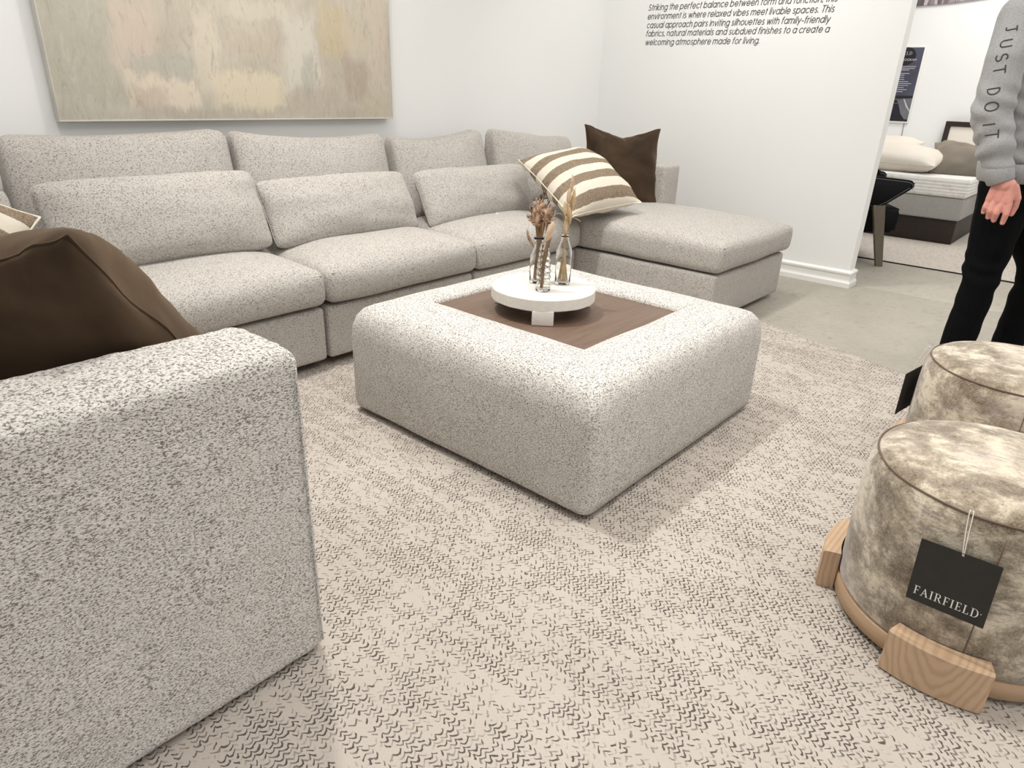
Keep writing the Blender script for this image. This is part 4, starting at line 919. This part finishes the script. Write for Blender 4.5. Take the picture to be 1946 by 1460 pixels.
def fused(name, A, voxel, mat, parent, smooth=6, fn=None):
    me = bpy.data.meshes.new(name); me.from_pydata([tuple(q) for q in A.v], [], A.f); me.update()
    bm = bmesh.new(); bm.from_mesh(me); bmesh.ops.recalc_face_normals(bm, faces=bm.faces); bm.to_mesh(me); bm.free()
    o = bpy.data.objects.new(name, me); COL.objects.link(o)
    r_ = o.modifiers.new('r', 'REMESH'); r_.mode = 'VOXEL'; r_.voxel_size = voxel
    s_ = o.modifiers.new('s', 'SMOOTH'); s_.iterations = smooth; s_.factor = 0.5
    dg = bpy.context.evaluated_depsgraph_get(); dg.update()
    m2 = bpy.data.meshes.new_from_object(o.evaluated_get(dg)); bpy.data.objects.remove(o); m2.name = name; m2.materials.clear()
    if fn:
        nn = [q.normal.copy() for q in m2.vertices]
        for q, n_ in zip(m2.vertices, nn): q.co = fn(q.co.copy(), n_)
    return link(name, m2, mat, parent)
per = empty('person', (3.28, 0.30, 0.0), 'person in grey sweatshirt and black trousers standing with arm down', 'person')
J = dict(pel=(3.29, .33, .90), wai=(3.29, .345, 1.05), che=(3.28, .385, 1.25), nek=(3.27, .42, 1.45), hed=(3.265, .385, 1.585),
         sR=(3.095, .440, 1.375), eR=(3.025, .440, 1.075), wR=(3.040, .352, .862), sL=(3.455, .400, 1.375), eL=(3.535, .40, 1.08), wL=(3.515, .30, .86),
         hR=(3.205, .335, .86), kR=(3.175, .325, .48), aR=(3.168, .358, .09), hL=(3.375, .310, .86), kL=(3.415, .235, .48), aL=(3.440, .220, .09))
J = {k_: Vector(q) for k_, q in J.items()}
kneeR = J['kR'] + Vector((0, .018, 0)); kneeL = J['kL'] + Vector((.01, -.045, 0)); J['kR'], J['kL'] = kneeR, kneeL
A = Acc()
capsule_chain(A, [(J['pel'], .10, J['wai'], .095), (J['wai'], .090, J['che'], .095), (J['hR'], .085, J['hL'], .085), (J['sR'], .055, J['sL'], .055), (J['che'], .095, J['nek'], .055), (J['nek'], .055, J['hed'], .052)])
for s in 'RL':
    capsule_chain(A, [(J['s' + s], .050, J['e' + s], .040), (J['e' + s], .038, J['w' + s], .027), (J['h' + s], .070, J['k' + s], .046), (J['k' + s], .046, J['a' + s], .034)])
# head, jaw, nose, ears; the face looks along -Y
hx, hy, hz = J['hed']
capsule_chain(A, [((hx, hy + .02, hz + .045), .083, (hx, hy - .01, hz + .055), .078), ((hx, hy - .025, hz - .005), .062, (hx, hy - .045, hz - .045), .040), ((hx, hy - .085, hz + .035), .010, (hx, hy - .100, hz + .008), .014),
                  ((hx - .078, hy + .005, hz + .038), .008, (hx - .074, hy, hz + .008), .007), ((hx + .078, hy + .005, hz + .038), .008, (hx + .074, hy, hz + .008), .007), ((hx - .018, hy - .084, hz - .028), .010, (hx + .018, hy - .084, hz - .028), .010),
                  ((hx - .035, hy - .078, hz + .062), .010, (hx - .012, hy - .082, hz + .062), .009), ((hx + .035, hy - .078, hz + .062), .010, (hx + .012, hy - .082, hz + .062), .009)])
# hands: wrist to knuckles, four fingers and a thumb each
def hand(w, sgn):
    def q(dx, y, z): return Vector((w.x + sgn * dx, y, z))
    y0 = w.y - 0.352; z0 = w.z - 0.862
    kn = [(-.004, .376, .788), (-.008, .357, .780), (-.010, .336, .777), (-.008, .313, .780)]
    md = [(-.010, .381, .762), (-.014, .361, .751), (-.016, .340, .746), (-.014, .312, .746)]
    tp = [(.004, .383, .742), (.002, .364, .727), (.001, .344, .719), (.000, .316, .714)]
    rr = [.0095, .0105, .0110, .0108]; segs = []
    segs += [(w, .028, q(-.004, .345 + y0, .845 + z0), .029), (q(-.002, .362 + y0, .850 + z0), .020, q(-.004, .374 + y0, .790 + z0), .0145), (q(-.004, .345 + y0, .845 + z0), .023, q(-.008, .347 + y0, .790 + z0), .0155), (q(-.002, .328 + y0, .845 + z0), .021, q(-.007, .318 + y0, .790 + z0), .0150), (q(.0, .340 + y0, .82 + z0), .019, q(-.006, .336 + y0, .79 + z0), .0150)]
    for i in range(4):
        k_ = [q(a[0], a[1] + y0, a[2] + z0) for a in (kn[i], md[i], tp[i])]
        segs += [(k_[0], rr[i] * 1.12, k_[1], rr[i]), (k_[1], rr[i], k_[2], rr[i] * 0.86)]
    segs += [(q(.008, .315 + y0, .835 + z0), .018, q(.016, .298 + y0, .800 + z0), .0145), (q(.016, .298 + y0, .800 + z0), .0135, q(.022, .296 + y0, .770 + z0), .0115), (q(.022, .296 + y0, .770 + z0), .0115, q(.022, .300 + y0, .745 + z0), .0095)]
    return segs, [(q(a[0] - .0085, a[1] + y0, a[2] + z0 + .002)) for a in tp]
hs, nails = hand(J['wR'], 1); capsule_chain(A, hs, 12)
hs2, _ = hand(J['wL'], -1); capsule_chain(A, hs2, 12)
body = fused('body', A, 0.0032, M_skin, per, 4)
for p in nails:
    v_, f_ = ellipsoid_data(p + Vector((0.001, 0.0, -0.001)), (0.15, 0, 1), 0.011, 0.0042, 8, 5); from_data('fingernail', v_, f_, M_nail, body)
for sx in (-1, 1):
    v_, f_ = ellipsoid_data((hx + sx * .028, hy - .0765, hz + .042), (0, 1, 0), 0.018, 0.009, 10, 8); from_data('eye', v_, f_, M_white, body)
    v_, f_ = ellipsoid_data((hx + sx * .028, hy - .0842, hz + .042), (0, 1, 0), 0.006, 0.0045, 8, 6); from_data('pupil', v_, f_, M_black, body)
v_, f_ = ellipsoid_data((hx, hy - .0945, hz - .028), (1, 0, 0), 0.040, 0.005, 8, 8); from_data('mouth', v_, f_, plain('lips', (0.50, 0.18, 0.15), 0.5), body)
H = Acc(); capsule_chain(H, [((hx, hy + .045, hz + .065), .082, (hx, hy - .005, hz + .082), .076), ((hx, hy + .065, hz + .02), .062, (hx, hy + .06, hz - .02), .045)])
fused('hair', H, 0.006, M_hair, per, 4, lambda p, n_: p + n_ * 0.004 * noise.noise(Vector((p.x * 120, p.y * 120, p.z * 25))))
# sweatshirt
A = Acc()
capsule_chain(A, [((3.225, .335, .925), .128, (3.225, .355, 1.08), .125), ((3.36, .335, .925), .128, (3.36, .355, 1.08), .125), ((3.215, .365, 1.08), .125, (3.20, .400, 1.30), .115), ((3.36, .365, 1.08), .125, (3.36, .385, 1.30), .115),
                  (J['sR'] + Vector((.02, 0, -.01)), .080, J['sL'] + Vector((-.02, 0, -.01)), .080), ((3.28, .40, 1.30), .115, (3.27, .435, 1.43), .072), ((3.285, .345, .93), .132, (3.285, .375, 1.10), .134), ((3.285, .375, 1.10), .134, (3.28, .40, 1.30), .118), ((3.15, .425, 1.36), .082, (3.27, .43, 1.42), .072), ((3.40, .40, 1.36), .082, (3.27, .43, 1.42), .072)])
capsule_chain(A, [(J['sR'] + Vector((-.005, .005, 0)), .075, (3.032, .448, 1.25), .062), ((3.032, .448, 1.25), .060, (3.026, .443, 1.08), .066), ((3.026, .443, 1.08), .066, (3.03, .405, .965), .058), ((3.03, .405, .965), .056, (3.036, .378, .905), .046)])
capsule_chain(A, [(J['sL'], .078, (3.50, .40, 1.24), .064), ((3.50, .40, 1.24), .062, J['eL'], .066), (J['eL'], .066, (3.525, .35, .955), .056), ((3.525, .35, .955), .054, (3.518, .315, .90), .045)])
def folds(p, n_):
    d = 0.0
    if p.x < 3.13 or p.x > 3.44:        # sleeves: rings of slack cloth towards the cuff, a few at the elbow
        w = math.exp(-((p.z - 0.96) / 0.075) ** 2); d += w * 0.0045 * math.sin(p.z * 125 + 5 * noise.noise(p * 7) + p.y * 16)
        w = math.exp(-((p.z - 1.10) / 0.07) ** 2); d += w * 0.0035 * math.sin(p.z * 95 - p.y * 55 + 4 * noise.noise(p * 6))
        d += 0.005 * noise.noise(p * 10)
    else: d += 0.012 * noise.noise(Vector((p.x * 9, p.y * 9, p.z * 4)))
    return p + n_ * d
sweat = fused('sweatshirt', A, 0.0055, M_sweat, per, 8, folds)
# ribbed hem and cuffs
def rib_ring(name, c, ax, r0, r1, L, n=60, flat=1.0):
    c = Vector(c); ax = Vector(ax).normalized(); a = Vector((1, 0, 0)); a = (a - ax * a.dot(ax)).normalized(); b = ax.cross(a); V = []; F = []
    prof = [(r0 - .010, 0), (r0 - .004, -.003), (r0, .002), (r0 + (r1 - r0) * .5 + .002, L * .5), (r1, L - .002), (r1 - .006, L)]
    for r_, z in prof:
        for s in range(n):
            an = 2 * PI * s / n; k_ = r_ * (1 + 0.012 * (1 if s % 2 else -1)); V.append(c + ax * z + a * math.cos(an) * k_ * flat + b * math.sin(an) * k_)
    for i in range(len(prof) - 1):
        for s in range(n): F.append((i * n + s, i * n + (s + 1) % n, (i + 1) * n + (s + 1) % n, (i + 1) * n + s))
    return from_data(name, V, F, M_sweat, sweat)
rib_ring('cuff', (3.040, .358, .852), (-.02, .42, .90), .042, .048, .072, 72)
rib_ring('cuff', (3.516, .302, .852), (.02, .42, .90), .042, .048, .070, 72)
rib_ring('hem_band', (3.29, .335, .845), (0, 0.05, 1), .132, .140, .065, 140, 1.45)
# sleeve print, laid on the sleeve surface
bv = BVHTree.FromPolygons([q.co.copy() for q in sweat.data.vertices], [tuple(p.vertices) for p in sweat.data.polygons])
def arc(cx, cy, rx, ry, a0, a1, n=10): return [(cx + rx * math.cos(math.radians(a0 + (a1 - a0) * i / n)), cy + ry * math.sin(math.radians(a0 + (a1 - a0) * i / n))) for i in range(n + 1)]
LT = {'J': [[(0.15, 1), (0.75, 1)], [(0.5, 1), (0.5, 0.18)] + arc(0.32, 0.18, 0.18, 0.18, 0, -150, 6)], 'U': [[(0.12, 1), (0.12, 0.32)] + arc(0.45, 0.32, 0.33, 0.32, 180, 360) + [(0.78, 1)]],
      'S': [arc(0.42, 0.75, 0.28, 0.25, 30, 270, 10) + arc(0.42, 0.25, 0.32, 0.25, 90, -150, 10)], 'T': [[(0.05, 1), (0.85, 1)], [(0.45, 1), (0.45, 0)]],
      'D': [[(0.15, 0), (0.15, 1)] + arc(0.25, 0.5, 0.5, 0.5, 90, -90, 12) + [(0.15, 0)]], 'O': [arc(0.45, 0.5, 0.40, 0.5, 0, 360, 18)], 'I': [[(0.45, 0), (0.45, 1)]], '.': [[(0.40, 0.03), (0.50, 0.03)]]}
def sleeve_letter(A, ch, yc, zc, up, size, w=0.0042):
    U = Vector((0, up[0], up[1])).normalized(); Rr = Vector((0, U.z, -U.y))   # reading direction: down the sleeve
    if Rr.z > 0: Rr = -Rr
    for st in LT[ch]:
        pts = []
        for (p, q) in zip(st, st[1:]):
            m = max(1, int(math.dist(p, q) / 0.08)); pts += [(p[0] + (q[0] - p[0]) * i / m, p[1] + (q[1] - p[1]) * i / m) for i in range(m)]
        pts.append(st[-1]); P3 = []
        for (a, b_) in pts:
            q = Vector((2.6, yc, zc)) + Rr * (a - 0.45) * size * 0.92 + U * (b_ - 0.5) * size
            hit = bv.ray_cast(q, Vector((1, 0, 0)), 1.0)
            if hit[0] is None: continue
            P3.append((hit[0], hit[1]))
        k0 = len(A.v)
        for i, (p, n_) in enumerate(P3):
            t_ = (P3[min(i + 1, len(P3) - 1)][0] - P3[max(i - 1, 0)][0]).normalized(); sd = t_.cross(n_).normalized() * w / 2
            A.v += [p + n_ * 0.0008 - sd, p + n_ * 0.0022, p + n_ * 0.0008 + sd]
        for i in range(len(P3) - 1):
            a = k0 + i * 3; A.f += [(a, a + 1, a + 4, a + 3), (a + 1, a + 2, a + 5, a + 4)]
for ch_, y_, z_, s_ in (('J', .452, 1.335, .030), ('U', .452, 1.291, .033), ('S', .452, 1.248, .033), ('T', .449, 1.211, .033), ('D', .447, 1.144, .034), ('O', .440, 1.097, .038), ('I', .433, 1.040, .036), ('T', .418, 1.008, .038), ('.', .436, .978, .036)):
    A = Acc(); sleeve_letter(A, ch_, y_, z_, (-0.97, 0.20), s_)
    if A.f: from_data('print_letter', A.v, A.f, M_ink, sweat, False)
# trousers and shoes
A = Acc()
capsule_chain(A, [((3.235, .335, .89), .115, (3.225, .335, .80), .110), ((3.35, .335, .89), .115, (3.36, .330, .80), .110), ((3.222, .350, .82), .098, kneeR, .064), (kneeR, .064, (3.168, .358, .12), .057),
                  ((3.365, .295, .82), .098, kneeL, .064), (kneeL, .064, (3.440, .215, .12), .058)])
fused('trousers', A, 0.006, M_pants, per, 6, lambda p, n_: p + n_ * (0.006 * noise.noise(Vector((p.x * 9, p.y * 9, p.z * 16))) + 0.004 * math.sin(p.z * 70 + 5 * noise.noise(p * 8)) * math.exp(-((p.z - .48) / .1) ** 2)))
for s in 'RL':
    a = J['a' + s]; A = Acc(); capsule_chain(A, [((a.x, a.y + .03, .052), .042, (a.x, a.y - .06, .048), .044), ((a.x, a.y - .06, .048), .044, (a.x, a.y - .165, .038), .034), ((a.x, a.y + .01, .07), .045, (a.x, a.y, .12), .044)])
    fused('shoe', A, 0.006, M_black, per, 6, lambda p, n_: Vector((p.x, p.y, max(p.z, 0.0105))))
